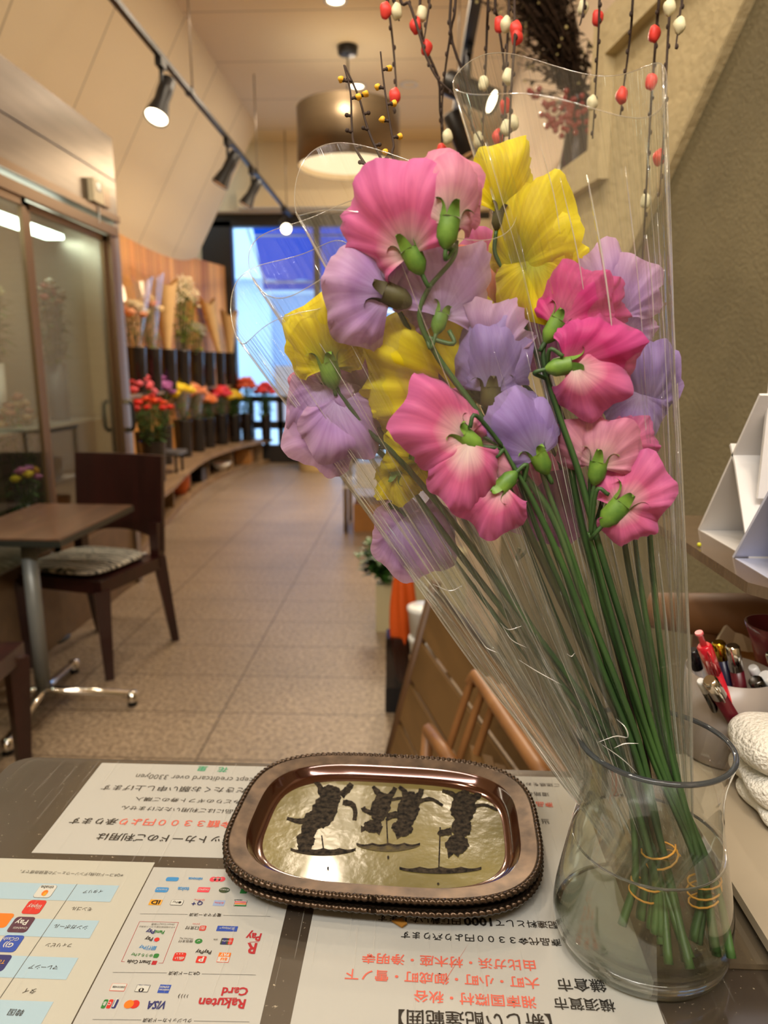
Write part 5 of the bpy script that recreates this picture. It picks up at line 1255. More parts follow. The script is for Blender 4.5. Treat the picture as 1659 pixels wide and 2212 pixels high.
for z in (1.0,):
    for y0, y1 in ((.7, 3.15), (3.2, 4.05)): MB().box((-2.42, y0, z), (-1.78, y1, z+.012)).build('wire_shelf', mat('shelf_metal', (170, 168, 158), .3, metal=.6) if 'shelf_metal' not in MATS else MATS['shelf_metal'], fg)
MB().box((-2.0, .8, 1.97), (-1.9, 4.0, 1.995)).build('lamp', emit('cooler_fill_glow', (244, 255, 232), 9.0), fg)  # unseen glowing bar added to brighten the cooler inside
th = thing('thermostat', 'cream thermostat box on the steel cooler top', 'thermostat', (XF+.001, 3.87, 2.12))
MB().box((XF+.0005, 3.80, 2.125), (XF+.03, 3.92, 2.235)).build('case', mat('cream_plastic', (226, 214, 180), .5), th)
MB().box((XF+.0302, 3.835, 2.18), (XF+.032, 3.89, 2.222)).build('display', mat('dark_display', (44, 42, 50), .2), th)
MB().tube(catmull([(XF+.01, 3.87, 2.125), (XF+.015, 3.88, 2.10), (XF+.012, 3.89, 2.06), (XF+.01, 3.885, 2.03)], 5), .004, 5).build('cord', M_whitep, th)
tag(MB().box((XF+.0005, 3.95, 2.13), (XF+.018, 4.03, 2.23)).build('switch_plate', M_brownmetal), 'bronze switch plate beside the cream thermostat', 'switch plate')
# ------------------------------------------------------------------ buckets and bunches
M_bucket = mat('black_flower_bucket', (22, 20, 24), .15, coat=.5); M_vasegrey = mat('grey_glazed_vase', (92, 92, 96), .3)
M_leafm = mat('background_leaf', (70, 104, 36), .6, rgb2=(40, 66, 26), scale=25); M_leafl = mat('light_leaf', (140, 156, 60), .6, rgb2=(96, 120, 44), scale=25)
M_kraft = mat('kraft_paper', (204, 168, 116), .85, noise=.1, scale=8)
FM = {}
def fm(rgb):
    k = str(rgb)
    if k not in FM: FM[k] = mat('flower_head_%d' % len(FM), rgb, .6, noise=.25, scale=60)
    return FM[k]
def bucket(x, y, z, r=.07, h=.36, label='', m=None, grp='flower buckets'):
    return tag(MB().lathe([(.0001, 0), (r*.8, 0), (r*.84, .005), (r, h-.01), (r*1.05, h), (r*.97, h), (r*.8, .02), (.0001, .02)], (x, y, z), 20).build('flower_bucket', m or M_bucket), label, 'bucket', grp)
def bunch(x, y, z, R0, H, n, rgbs, size, label, leafy=.5, leafm=None, wrap=None, seed=1, lean=(0, 0), kind='round', zf=.55):
    rr = random.Random(seed); t = thing('flower_bunch', label, 'flowers', (x, y, z), None)
    st = MB(); lf = MB(); top = []
    for k in range(n):
        a = k*2.39996; q = math.sqrt((k+.5)/n)*R0
        p = Vector((x+lean[0]+q*.5*math.cos(a), y+lean[1]+q*math.sin(a), z+H*(1-.28*(q/R0)**2)+rr.uniform(-.05, .03)*H))
        b = Vector((x+.2*q*math.cos(a), y+.2*q*math.sin(a), z-.12)); top.append((p, k))
        st.tube([b, b.lerp(p, .5)+Vector((0, 0, .01)), p], .003, 4)
        for _ in range(int(leafy*10)):
            f = rr.uniform(.25, .95); c = b.lerp(p, f); aa = rr.random()*6.28
            leaf(lf, c, Vector((math.cos(aa), math.sin(aa), rr.uniform(-.2, .8))), rr.uniform(.05, .10), .012)
    st.build('stems', M_leafm, t)
    if lf.f: lf.build('leaves', leafm or M_leafm, t)
    ms = [fm(c) for c in rgbs]
    for p, k in top:
        fb = MB()
        if kind == 'round':
            fb.ball(p, size*rr.uniform(.8, 1.15), 9, 6, (1, 1, .75), wob=.18, seed=k)
            for j in range(6):
                a = j*1.05+k; fb.ball(p+Vector((math.cos(a), math.sin(a), .15))*size*.75, size*.5, 6, 4, (1, 1, .5))
        else:
            for j in range(9):
                fb.ball(p+Vector((rr.uniform(-1, 1), rr.uniform(-1, 1), rr.uniform(-1, .8)))*size*1.4, size*.33, 6, 4)
        fb.build('flower_head', ms[(k*7+seed) % len(ms)], t)
    if wrap:
        w = MB(); wr, wh, wt = wrap[:3]
        def wf(u, v):
            a = 2*PI*u; r = .035+(wr-.035)*v; hh = z-.05+(wh)*v+(.05*math.sin(2*a)+.03)*v
            return Vector((x+lean[0]*v+r*.72*math.cos(a)*(1+.06*math.sin(5*a)), y+lean[1]*v+r*math.sin(a), hh))
        w.grid(wf, 28, 6, True); w.build('wrapping', M_kraft if wt == 'kraft' else MATS['clear_wrap'], t)
    return t
thinclear('clear_wrap', (250, 248, 244), .1, 1.6, .10, hz=(230, 220, 210))
# curved bench and display shelf
fr_ = [Pz(345, 1074, .33), Pz(381, 1044, .33), Pz(411, 1014, .33), Pz(456, 984, .33), Pz(519, 963, .33), Pz(590, 948, .33)]
front = catmull([Vector((-1.70, 4.2, .33)), Vector((-1.80, 4.7, .33))]+fr_, 6)
bk = catmull([Vector((-2.55, 4.2, .33)), Vector((-2.60, 5.2, .33)), Vector((-2.63, 6.6, .33)), Vector((-2.64, 7.8, .33)), Vector((-2.60, 8.7, .33)), Vector((-2.42, 9.55, .33))], 8)
def rs(path, n):
    L_ = [0]
    for a, b in zip(path, path[1:]): L_.append(L_[-1]+(b-a).length)
    o = []
    for i in range(n+1):
        t = L_[-1]*i/n; k = max(j for j in range(len(L_)) if L_[j] <= t+1e-9); k = min(k, len(path)-2)
        o.append(path[k].lerp(path[k+1], (t-L_[k])/max(L_[k+1]-L_[k], 1e-9)))
    return o
NB = 40; FR = rs(front, NB); BK = rs(bk, NB)
bench = thing('curved_bench', 'long curved wooden flower bench along the cedar wall', 'bench', (-2.2, 7, 0))
def slab(F_, B_, z0, z1):
    mb = MB(); mb.smooth = False
    for i in range(len(F_)-1):
        a, b, c, d = F_[i], F_[i+1], B_[i+1], B_[i]
        for z, rev in ((z1, False), (z0, True)):
            q = [mb.pt((p.x, p.y, z)) for p in (a, b, c, d)]; mb.face(q[::-1] if rev else q)
        mb.face([mb.pt((a.x, a.y, z0)), mb.pt((b.x, b.y, z0)), mb.pt((b.x, b.y, z1)), mb.pt((a.x, a.y, z1))])
    return mb
slab(FR, BK, .295, .33).build('bench_top', M_bench, bench)
KF = [f.lerp(b, .16) for f, b in zip(FR, BK)]; KB = [f.lerp(b, .22) for f, b in zip(FR, BK)]
slab([f.lerp(b, .10) for f, b in zip(FR, BK)], BK, .0, .05).build('bottom_board', M_bench, bench)
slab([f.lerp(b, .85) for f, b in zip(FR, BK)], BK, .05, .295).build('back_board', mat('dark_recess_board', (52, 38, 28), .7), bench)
for i in (3, 9, 15, 21, 27, 33, 39):
    a, b = KF[i], BK[i]; mb = MB(); d = (b-a).normalized(); s = Vector((-d.y, d.x, 0))*.012; mb.smooth = False
    P0 = [a-s, a+s, b+s, b-s]; mb.prism([(p.x, p.y) for p in P0], .05, .295); mb.build('divider', M_bench, bench)
# cedar wall behind
mb = MB(); mb.smooth = False
WB = [p+Vector((-.03, 0, 0)) for p in BK]
for i in range(NB):
    a, b = WB[i], WB[i+1]; u0_, u1_ = i, i+1
    q = [mb.pt((a.x, a.y, 0)), mb.pt((b.x, b.y, 0)), mb.pt((b.x, b.y, 2.56)), mb.pt((a.x, a.y, 2.56))]; mb.face(q)
    q = [mb.pt((a.x-.05, a.y, 0)), mb.pt((b.x-.05, b.y, 0)), mb.pt((b.x-.05, b.y, 2.56)), mb.pt((a.x-.05, a.y, 2.56))]; mb.face(q[::-1])
    mb.face([mb.pt((a.x, a.y, 2.56)), mb.pt((b.x, b.y, 2.56)), mb.pt((b.x-.05, b.y, 2.56)), mb.pt((a.x-.05, a.y, 2.56))])
a, b = WB[-1], WB[-1]+Vector((-.05, 0, 0)); mb.poly([(a.x, a.y, 0), (b.x, b.y, 0), (b.x, b.y, 2.56), (a.x, a.y, 2.56)])
struct('wall_cedar', mb, M_cedar)
us_ = thing('display_shelf', 'upper wooden display shelf on the cedar wall', 'shelf', (-2.5, 7, 1.04))
slab([b.lerp(f, .30 if i < 8 else .42) for i, (f, b) in enumerate(zip(FR, BK))][2:39], [b for b in BK][2:39], 1.03, 1.06).build('shelf_board', M_bench, us_)
for i in (4, 14, 24, 34):
    b = BK[i]; f = BK[i].lerp(FR[i], .33); mb = MB(); mb.tube([(b.x, b.y, .86), (f.x, f.y, 1.028)], .01, 5); mb.build('bracket', M_black, us_)
def on_shelf(u, Y, off):   # point between the shelf front and the wall at depth Y
    i = min(range(NB+1), key=lambda k: abs(BK[k].y-Y)); b = BK[i]; f = FR[i]; return b.lerp(f, off)
PEACH = (244, 206, 160); 
up = [  # px, Y, radius, height, kind
 (290, 6.3, 'a'), (324, 6.7, 'b'), (357, 7.15, 'k1'), (390, 7.6, 'w'), (420, 8.1, 'w2'), (446, 8.5, 'e'), (468, 8.85, 'k2'), (492, 9.15, 'k3')]
SH = 1.061
for px_, Y, k in up:
    q = PY(px_, 760, Y); x = max(q.x, on_shelf(0, Y, .0).x+.19); x = min(x, on_shelf(0, Y, .30).x+.05) if 0 else x
    h = .40; r = .088 if k != 'k2' else .06
    nm = {'a': 'first black bucket on the upper shelf, beside the cooler, cream and peach flowers', 'b': 'black bucket on the upper shelf left of the tall kraft wrapped bunch', 'k1': 'bucket on the upper shelf holding the tall kraft wrapped bunch', 'w': 'black bucket on the upper shelf under the tall white sprays',
          'w2': 'black bucket on the upper shelf under the short white and green sprays', 'e': 'plain grey-black vase on the upper shelf without flowers', 'k2': 'narrow black vase under the leaning kraft wrapped bunch', 'k3': 'last black bucket on the upper shelf next to the window frame'}[k]
    bucket(x, Y, SH, r, h, nm); zt = SH+h+.001
    if k == 'a': bunch(x, Y, zt, .20, .38, 14, [(250, 226, 176), (240, 170, 130), (250, 236, 200)], .042, 'cream and peach bunch on the upper shelf beside the cooler', .5, wrap=(.24, .60, 'clear'), seed=3)
    if k == 'b': bunch(x, Y, zt, .17, .46, 10, [(246, 214, 160), (236, 150, 110)], .038, 'peach flowers in clear wrap with green stems, left of the tall kraft bunch', .9, M_leafl, wrap=(.2, .68, 'clear'), seed=4)
    if k == 'k1': bunch(x, Y, zt, .08, .40, 5, [(226, 206, 160)], .03, 'bunch wrapped in tall kraft paper in the middle of the upper shelf', .3, wrap=(.18, .66, 'kraft'), seed=5)
    if k == 'w': bunch(x, Y, zt, .24, .72, 26, [(250, 232, 190), (255, 240, 210)], .034, 'tall airy bunch of cream white sprays with bright green stems', 1., M_leafl, seed=6, kind='spray', lean=(.06, 0))
    if k == 'w2': bunch(x, Y, zt, .17, .30, 14, [(206, 206, 190), (190, 196, 150)], .03, 'short pale green and white bunch right of the tall sprays', 1., M_leafl, seed=7, kind='spray')
    if k == 'k2': bunch(x, Y, zt, .06, .5, 4, [(226, 190, 140)], .03, 'leaning kraft wrapped bunch near the window end of the upper shelf', .3, wrap=(.13, .62, 'kraft'), seed=8, lean=(-.12, -.05))
    if k == 'k3': bunch(x, Y, zt, .08, .42, 5, [(240, 180, 120)], .035, 'kraft wrapped bunch at the end of the upper shelf by the window', .3, wrap=(.15, .50, 'kraft'), seed=9)
lo = [(328, 5.95, .11, .34, [(226, 40, 30), (240, 80, 30), (200, 30, 30)], .026, 'bright red bunch lowest at the near end of the bench', 'black bucket with the red bunch at the near end of the bench', .23, .34, 1.),
      (312, 6.35, .09, .38, [(240, 96, 110), (236, 110, 130)], .03, 'coral pink bunch behind the red one beside the cooler', 'black bucket behind the red bunch, half hidden by the cooler', .14, .46, .8),
      (350, 7.0, .09, .38, [(176, 96, 170), (190, 110, 180)], .034, 'purple bunch between the coral and yellow ones', 'black bucket under the purple bunch on the bench', .15, .42, .6),
      (392, 7.6, .10, .40, [(244, 208, 20), (250, 220, 60)], .045, 'round yellow bunch in clear wrap on the bench', 'black bucket under the yellow bunch on the bench', .15, .36, .5),
      (427, 8.1, .09, .38, [(244, 160, 120), (240, 150, 100)], .045, 'salmon bunch right of the yellow one', 'black bucket under the salmon bunch', .14, .34, .5),
      (450, 8.5, .09, .36, [(240, 130, 60), (236, 140, 90)], .036, 'orange bunch low in front of the salmon one', 'black bucket under the orange bunch', .12, .24, .5),
      (478, 8.85, .095, .38, [(240, 60, 60), (236, 70, 90)], .048, 'bright red and pink bunch in the middle of the bench', 'black bucket under the red and pink bunch', .14, .30, .4),
      (507, 9.1, .08, .36, [(236, 196, 40), (240, 210, 80)], .036, 'small yellow bunch towards the window end of the bench', 'black bucket under the small yellow bunch', .14, .26, .5),
      (534, 9.30, .08, .36, [(230, 110, 70), (220, 90, 60)], .036, 'orange-brown bunch at the window end of the bench', 'black bucket under the orange-brown bunch by the window', .16, .42, .9),
      (575, 9.40, .07, .34, [(226, 60, 60), (220, 70, 70)], .036, 'red bunch last on the bench before the window', 'last black bucket on the bench, in front of the window', .18, .36, .8)]
for i, (px_, Y, r, h, cs_, sz, lb, lb2, R0, H, lf) in enumerate(lo):
    q = PY(px_, 930, Y); bkx = on_shelf(0, Y, .0).x; x = max(q.x, bkx+r+.06)
    z = .331
    bucket(x, Y, z, r, h, lb2)
    bunch(x, Y, z+h+.001, R0*1.25, H*1.1, 18, cs_, sz*1.2, lb, lf, seed=20+i, wrap=(R0*1.15, H*1.05, 'clear') if i in (3, 4) else None)
st = PY(388, 955, 5.25)
b_ = thing('small_stool', 'small dark stool with a green-grey seat standing on the bench end', 'stool', (-2.26, 6.48, .331))
MB().prism(rr_poly(-2.40, 6.34, -2.12, 6.62, .05), .50, .53).build('seat', M_vasegrey, b_)
for x in (-2.36, -2.17):
    for y in (6.39, 6.57): MB().tube([(x, y, .331), (x, y, .5)], .012, 6).build('leg', M_black, b_)
# things stored under the bench
def under(px_, Y, z=.051): i = min(range(NB+1), key=lambda k: abs(FR[k].y-Y)); return FR[i].lerp(BK[i], .38)
q = under(0, 6.9)
tag(MB().lathe([(.0001, 0), (.08, 0), (.115, .07), (.125, .15), (.118, .20), (.125, .225), (.11, .225), (.0001, .19)], (q.x, q.y, .051), 24).build('terracotta_pot', M_orangepot), 'orange terracotta pot stored under the curved bench', 'pot')
q = under(0, 8.5)
tag(MB().lathe([(.0001, 0), (.05, 0), (.10, .05), (.13, .10), (.125, .10), (.09, .05), (.0001, .02)], (q.x, q.y, .051), 24).build('bowl', M_white), 'pale bowl under the far part of the bench', 'bowl')
for k in range(5): tag(MB().ball((q.x-.05+.025*k, q.y-.02+.02*(k % 2), .125), .028, 8, 6).build('fruit', fm([(200, 60, 40), (220, 170, 90)][k % 2])), 'round fruit heaped in the pale bowl under the bench', 'fruit', 'fruit in the bowl under the bench')
q = under(0, 7.75); tag(MB().box((q.x-.12, q.y-.1, .051), (q.x+.08, q.y+.1, .20)).build('black_crate', M_bucket), 'black crate under the bench between pot and bowl', 'crate')
q = under(0, 9.2); tag(MB().box((q.x-.10, q.y-.1, .051), (q.x+.10, q.y+.1, .24)).build('cardboard_box', M_cardb), 'brown box under the window end of the bench', 'box')
# flowers kept in the cooler
for i, (y, x, z, cs_, lb, kd) in enumerate([(3.78, -1.90, 1.013, [(150, 60, 52), (120, 84, 60), (170, 160, 140), (90, 90, 60)], 'dark leafy bunch behind the right glass door of the cooler', 'w'), (3.45, -2.05, 1.013, [(210, 200, 150), (170, 170, 120)], 'pale green bunch near the right jamb inside the cooler', 'w'),
                                        (3.45, -1.95, .421, [(140, 84, 62), (150, 120, 80)], 'brownish mixed bunch low behind the left glass door', 'w')]):
    tag(MB().lathe([(.0001, 0), (.05, 0), (.055, .30), (.05, .30), (.0001, .02)], (x, y, z), 16).build('vase', MATS['grey_glazed_vase'] if i != 1 else M_whitep), ['grey vase behind the right glass door', 'white vase near the right jamb inside the cooler', 'grey vase low behind the left glass door'][i], 'vase')
    bunch(x, y, z+.302, .13, .42, 16, cs_, .022, lb, 1.6, seed=50+i)
M_tbl = [(230, 200, 30), (214, 120, 170), (226, 160, 30), (206, 110, 160), (230, 190, 40), (200, 120, 180)]
# small bunch of bright flowers on a low stand behind the cafe table
fs = PY(68, 1075, 3.2)
tag(MB().lathe([(.0001, 0), (.12, 0), (.12, .01), (.02, .02), (.02, .50), (.12, .52), (.12, .53), (.0001, .53)], (fs.x, 3.18, 0), 24).build('plant_stand', M_black), 'low black round stand hidden behind the cafe table', 'stand')
tag(MB().lathe([(.0001, 0), (.035, 0), (.04, .14), (.037, .14), (.0001, .01)], (fs.x, 3.18, .531), 18).build('glass_jar', M_whitep), 'small white jar behind the cafe table', 'jar')
bunch(fs.x, 3.18, .672, .085, .17, 10, M_tbl, .022, 'small bunch of yellow, orange and pink flowers behind the cafe table', .5, seed=71)

# ------------------------------------------------------------------ cafe table and chairs
tb = thing('cafe_table', 'square walnut cafe table on a grey pedestal with chrome feet', 'table', (-1.55, 2.66, 0))
pl_ = [(-1.222, 2.345), (-1.212, 2.975), (-1.640, 2.992), (-1.640, 2.355)]
MB().prism(pl_, .685, .71).build('tabletop', M_tabletop, tb)
mb = MB(); mb.prism([(x*1.0+(.004 if x > -1.5 else -.004), y+(.004 if y > 2.6 else -.004)) for x, y in pl_], .682, .704); mb.build('edge_band', mat('dark_green_edge', (40, 44, 40), .3), tb)
tx, ty = Pz(98, 1530, 0).x, Pz(98, 1530, 0).y
MB().tube([(tx, ty, .07), (tx, ty, .684)], .028, 20).build('pedestal', mat('grey_painted_steel', (134, 138, 136), .4, metal=.3), tb)
for a in (5, 95, 185, 275):
    ar = math.radians(a+2); e = Vector((tx+.33*math.cos(ar), ty+.33*math.sin(ar), .035))
    f = MB(); f.tube([(tx, ty, .085), (tx+.05*math.cos(ar), ty+.05*math.sin(ar), .075), e+Vector((0, 0, .01))], [.024, .020, .016], 8, flat=.8); lg = f.build('leg', M_chrome, tb)
    MB().lathe([(.0001, 0), (.018, 0), (.018, .02)], (e.x, e.y, 0), 12).build('rubber_foot', M_black, lg); MB().lathe([(.020, .02), (.020, .055), (.0001, .058)], (e.x, e.y, 0), 12).build('foot_cap', M_chrome, lg)
def FT(pts, rs_):
    m_ = MB(); m_.smooth = False; m_.tube(pts, rs_, 4); return m_
def make_chair(label):
    """seat front towards -Y; origin under the seat centre"""
    t = thing('dining_chair', label, 'chair', (0, 0, 0))
    W, D = .232, .22
    MB().box((-W, -D, .385), (W, D, .44)).build('seat', M_mahog, t)
    for x in (-W+.02, W-.02):
        FT([(x, -D+.022, .40), (x*.97, -D+.035, 0)], [.044, .024]).build('leg', M_mahog, t)
        FT([(x, D-.02, .44), (x*1.03, D+.06, .0)], [.040, .024]).build('leg', M_mahog, t)
    mb = MB()
    def bf(u, v):
        x = (-W-.005+(2*W+.01)*u); arch = .10*(1-(2*u-1)**2)**.5 if abs(2*u-1) < 1 else 0
        z0 = .44+arch*.9+.02; z = z0+(.90-z0)*v; k = .025*(2*u-1)**2
        return Vector((x, D-.02+.09*(z-.44)-k+.02, z))
    mb.grid(bf, 24, 6); n0 = len(mb.v)
    mb.grid(lambda u, v: bf(u, v)+Vector((0, .022, 0)), 24, 6)
    mb.grid(lambda u, v: bf(u, 1)+Vector((0, .022*v, 0)), 24, 1); mb.grid(lambda u, v: bf(u, 0)+Vector((0, .022*v, 0)), 24, 1)
    mb.grid(lambda u, v: bf(0, u)+Vector((0, .022*v, 0)), 6, 1); mb.grid(lambda u, v: bf(1, u)+Vector((0, .022*v, 0)), 6, 1)
    mb.build('backrest', M_mahog, t)
    MB().box((-W, D-.045, .40), (-W+.045, D+.0, .60)).build('back_post', M_mahog, t); MB().box((W-.045, D-.045, .40), (W, D, .60)).build('back_post', M_mahog, t)
    return t
ch = make_chair('mahogany chair with a patterned seat cushion by the cafe table'); ch.location = (-1.425, 2.985, 0); ch.rotation_euler = (0, 0, math.radians(-15))
c2 = copy_tree(ch, (-1.44, 1.84, 0), math.radians(186), 'mahogany chair cut by the left edge in front of the cafe table')
def feather():
    m, nt, out = newmat('feather_print_cotton'); L = nt.links.new
    tc = N(nt, 'ShaderNodeTexCoord'); wv = N(nt, 'ShaderNodeTexWave', wave_type='RINGS'); wv.inputs['Scale'].default_value = 14; wv.inputs['Distortion'].default_value = 14; wv.inputs['Detail'].default_value = 3; wv.inputs['Detail Scale'].default_value = .8
    L(tc.outputs['Object'], wv.inputs['Vector']); r = N(nt, 'ShaderNodeValToRGB'); r.color_ramp.elements[0].position = .25; r.color_ramp.elements[1].position = .6
    r.color_ramp.elements[0].color = (*lin((58, 66, 70)), 1); r.color_ramp.elements[1].color = (*lin((226, 218, 200)), 1); L(wv.outputs['Color'], r.inputs[0])
    b = N(nt, 'ShaderNodeBsdfPrincipled'); b.inputs['Roughness'].default_value = .9; L(r.outputs[0], b.inputs['Base Color']); L(b.outputs[0], out.inputs[0]); return m
cu_ = MB()
def cush(u, v):
    a = 2*PI*u; x = .20*abs(math.cos(a))**.5*(1 if math.cos(a) > 0 else -1); y = .195*abs(math.sin(a))**.5*(1 if math.sin(a) > 0 else -1)
    k = math.sin(PI*v)**.35; z = -math.cos(PI*v)
    xx, yy = x*k, y*k-.02; return Vector((-1.425+xx*.966+yy*.259, 2.99-xx*.259+yy*.966, .461+.020*z*(1 if abs(z) < .9 else 1)+.006*k*math.sin(6*a)*0))
cu_.grid(cush, 40, 14, True); cq = thing('seat_cushion', 'flat cushion with a grey and white feather print on the chair seat', 'cushion', (-1.455, 2.92, .441)); cu_.build('cover', feather(), cq)
for s_ in (-1, 1): MB().tube(catmull([(-1.455+.2*s_, 3.10, .455), (-1.455+.225*s_, 3.13, .45), (-1.455+.21*s_, 3.15, .445)], 4), .005, 5).build('tie', M_white, cq)
# glass screen edge between table and cooler
# ------------------------------------------------------------------ track lighting, lamps
HOT = emit('lamp_face_warm', (255, 232, 196), 9.0); M_inlamp = emit('drum_diffuser', (255, 226, 180), 1.15)
tk = thing('light_track', 'long black lighting track hanging along the left', 'track', (-1.55, 6.5, 3.14))
MB().box((-1.568, 3.0, 3.125), (-1.532, 9.39, 3.155)).build('rail', M_black, tk)
for y in (3.6, 5.3, 7.36, 9.0): MB().tube([(-1.53, y, 3.155), (-1.53, y, 3.999)], .006, 6).build('suspension_rod', M_steel, tk); MB().box((-1.575, y-.03, 3.12), (-1.525, y+.03, 3.165)).build('joint', M_black, tk)
def head(label, x, y, z, d, s=1., bell=True, on=False):
    d = Vector(d).normalized(); t = thing('spotlight', label, 'spotlight', (x, y, z))
    q = d.to_track_quat('Z', 'Y').to_matrix().to_4x4(); c = Vector((x, y, z-.16*s)); M = Matrix.Translation(c) @ q
    MB().box((-.02, -.05, -.05), (.02, .05, .0), Matrix.Translation((x, y, z))).build('adapter', M_black, t)
    MB().tube([(x, y, z-.04), c], .010*s, 8).build('arm', M_black, t)
    pr = [(.0001, -.10), (.034, -.10), (.036, -.03), (.034, .02), (.052, .10), (.054, .115)] if bell else [(.0001, -.10), (.046, -.10), (.048, -.095), (.048, .12), (.045, .12)]
    mb = MB(); 
    def fn(u, v, pr=pr):
        k = min(int(round(v*(len(pr)-1))), len(pr)-1); r, h = pr[k]; return M @ Vector((r*s*math.cos(2*PI*u), r*s*math.sin(2*PI*u), h*s))
    mb.grid(fn, 24, len(pr)-1, True); sh_ = mb.build('lamp_shade', M_black, t)
    r = pr[-1][0]*.9*s; h = .108*s
    MB().poly([M @ Vector((r*math.cos(a), r*math.sin(a), h)) for a in [i*2*PI/24 for i in range(24)]]).build('lens', HOT if on else mat('lamp_face_dim', (240, 210, 170), .3) if 'lamp_face_dim' not in MATS else MATS['lamp_face_dim'], sh_)
head('lit black spotlight nearest on the left track', -1.55, 4.72, 3.125, (-.15, -.45, -.85), 1.35, on=True)
head('second black spotlight on the left track, turned to the wall', -1.55, 6.30, 3.125, (-.45, -.1, -.8), 1.35)
head('third black spotlight along the left track', -1.55, 7.2, 3.125, (-.45, -.1, -.8), 1.25)
head('lit farthest spotlight at the end of the left track', -1.55, 8.9, 3.125, (.3, -.75, -.4), 1.2, on=True)
t2 = thing('light_track', 'short black lighting track behind the hanging branches', 'track', (.3, 4.6, 3.14))
MB().box((.275, 3.2, 3.115), (.335, 6.2, 3.165)).build('rail', M_black, t2)
for y in (4.15, 5.3): MB().tube([(.285, y, 3.155), (.285, y, 3.999)], .006, 6).build('suspension_rod', M_steel, t2)
head('lit black cylinder spotlight pointing right on the short track', .31, 4.62, 3.125, (.72, -.35, -.42), 1.5, bell=False, on=True)
head('black cylinder spotlight pointing down on the short track', .31, 5.45, 3.125, (.35, -.1, -.8), 1.4, bell=False, on=False)
for i, (x, y) in enumerate(DL[:5]):
    t = thing('downlight', ['bright round downlight at the top edge of the photo', 'bright round downlight above the drum lamp', 'unlit-looking round downlight right of the bright one', 'downlight above the middle of the shop', 'downlight above the counter'][i], 'downlight', (x, y, 4.0))
    MB().lathe([(.065, 0), (.09, -.001), (.092, -.008), (.066, -.012), (.062, 0)], (x, y, 3.9995), 28).build('trim_ring', M_whitep, t)
    MB().poly([(x+.062*math.cos(a), y-.062*math.sin(a), 3.995) for a in [k*2*PI/24 for k in range(24)]]).build('lens', HOT if i != 2 else M_ceil, t)
pn = thing('drum_pendant', 'large bronze drum pendant lamp with a glowing round diffuser', 'lamp', (PX0, 6.8, 3.0))
MB().lathe([(.448, 3.03), (.452, 3.03), (.452, 3.50), (.446, 3.50), (.446, 3.035)], (PX0, 6.8, 0), 64).build('lamp_shade', mat('brushed_bronze_drum', (112, 96, 74), .4, metal=.6, noise=.1, scale=3, stretch=(1, 1, 40)), pn)
MB().lathe([(.0001, 3.075), (.43, 3.075)], (PX0, 6.8, 0), 64).build('diffuser', M_inlamp, pn)
MB().lathe([(.0001, 3.45), (.446, 3.45)], (PX0, 6.8, 0), 64).build('inner_cap', M_whitep, pn)
MB().lathe([(.43, 3.075), (.446, 3.032)], (PX0, 6.8, 0), 64).build('lower_lip', emit('drum_lip_glow', (255, 206, 140), .8), pn)
MB().tube([(PX0, 6.8, 3.45), (PX0, 6.8, 3.97)], .008, 8).build('cord', M_black, pn)
MB().lathe([(.0001, 3.94), (.085, 3.94), (.09, 3.999), (.0001, 3.999)], (PX0, 6.8, 0), 32).build('canopy', M_black, pn)
# ceiling beam box for the air conditioner over the window
tag(MB().box((-2.2, 9.30, 3.22), (.6, 9.41, 3.42)).build('curtain_box', M_ceil), 'cream curtain box over the shop window', 'box')

# ------------------------------------------------------------------ hanging branches with red and white rice-dough balls
M_rice = mat('white_rice_ball', (226, 218, 178), .5, noise=.1, scale=90); M_ricer = mat('red_rice_ball', (222, 62, 52), .5, noise=.15, scale=120)
HUB = Vector((.60, 1.15, 2.40))
def strand(label, px, balls, Y, seed, knots=None):
    """px: polyline of image positions from the frame's top down; balls: (px, py, red?)"""
    rr = random.Random(seed); pts = [PY(u, v, Y+.02*math.sin(v*.01+seed)) for u, v in px]
    p0 = pts[0]; top = [HUB, HUB.lerp(p0, .45)+Vector((0, 0, .30)), p0+Vector((0, 0, .16))]
    path = catmull(top+pts, 8); t = thing('dough_ball_branch', label, 'branch', HUB+Vector((rr.uniform(-.02, .02), rr.uniform(-.02, .02), 0)), 'hanging branches with rice-dough balls')
    mb = MB(); n = len(path); mb.tube(path, [.0016*(1.25-.8*i/n) for i in range(n)], 6)
    acc_ = 0
    for a, b in zip(path, path[1:]):
        acc_ += (b-a).length
        if acc_ > .016: acc_ = 0; mb.ball(b+Vector((rr.choice((-1, 1))*.0012, 0, 0)), .0017, 5, 4, (1, 1, 1.6))
    mb.build('twig', M_twig, t)
    for k, (u, v, red) in enumerate(balls):
        c = PY(u, v, Y-.001); r = .0066 if red else .0063
        MB().ball(c, r, 12, 9, (.9, .9, 1.22), wob=.10, seed=seed*9+k).build('dough_ball', M_ricer if red else M_rice, t)
B1 = 1; W0 = 0
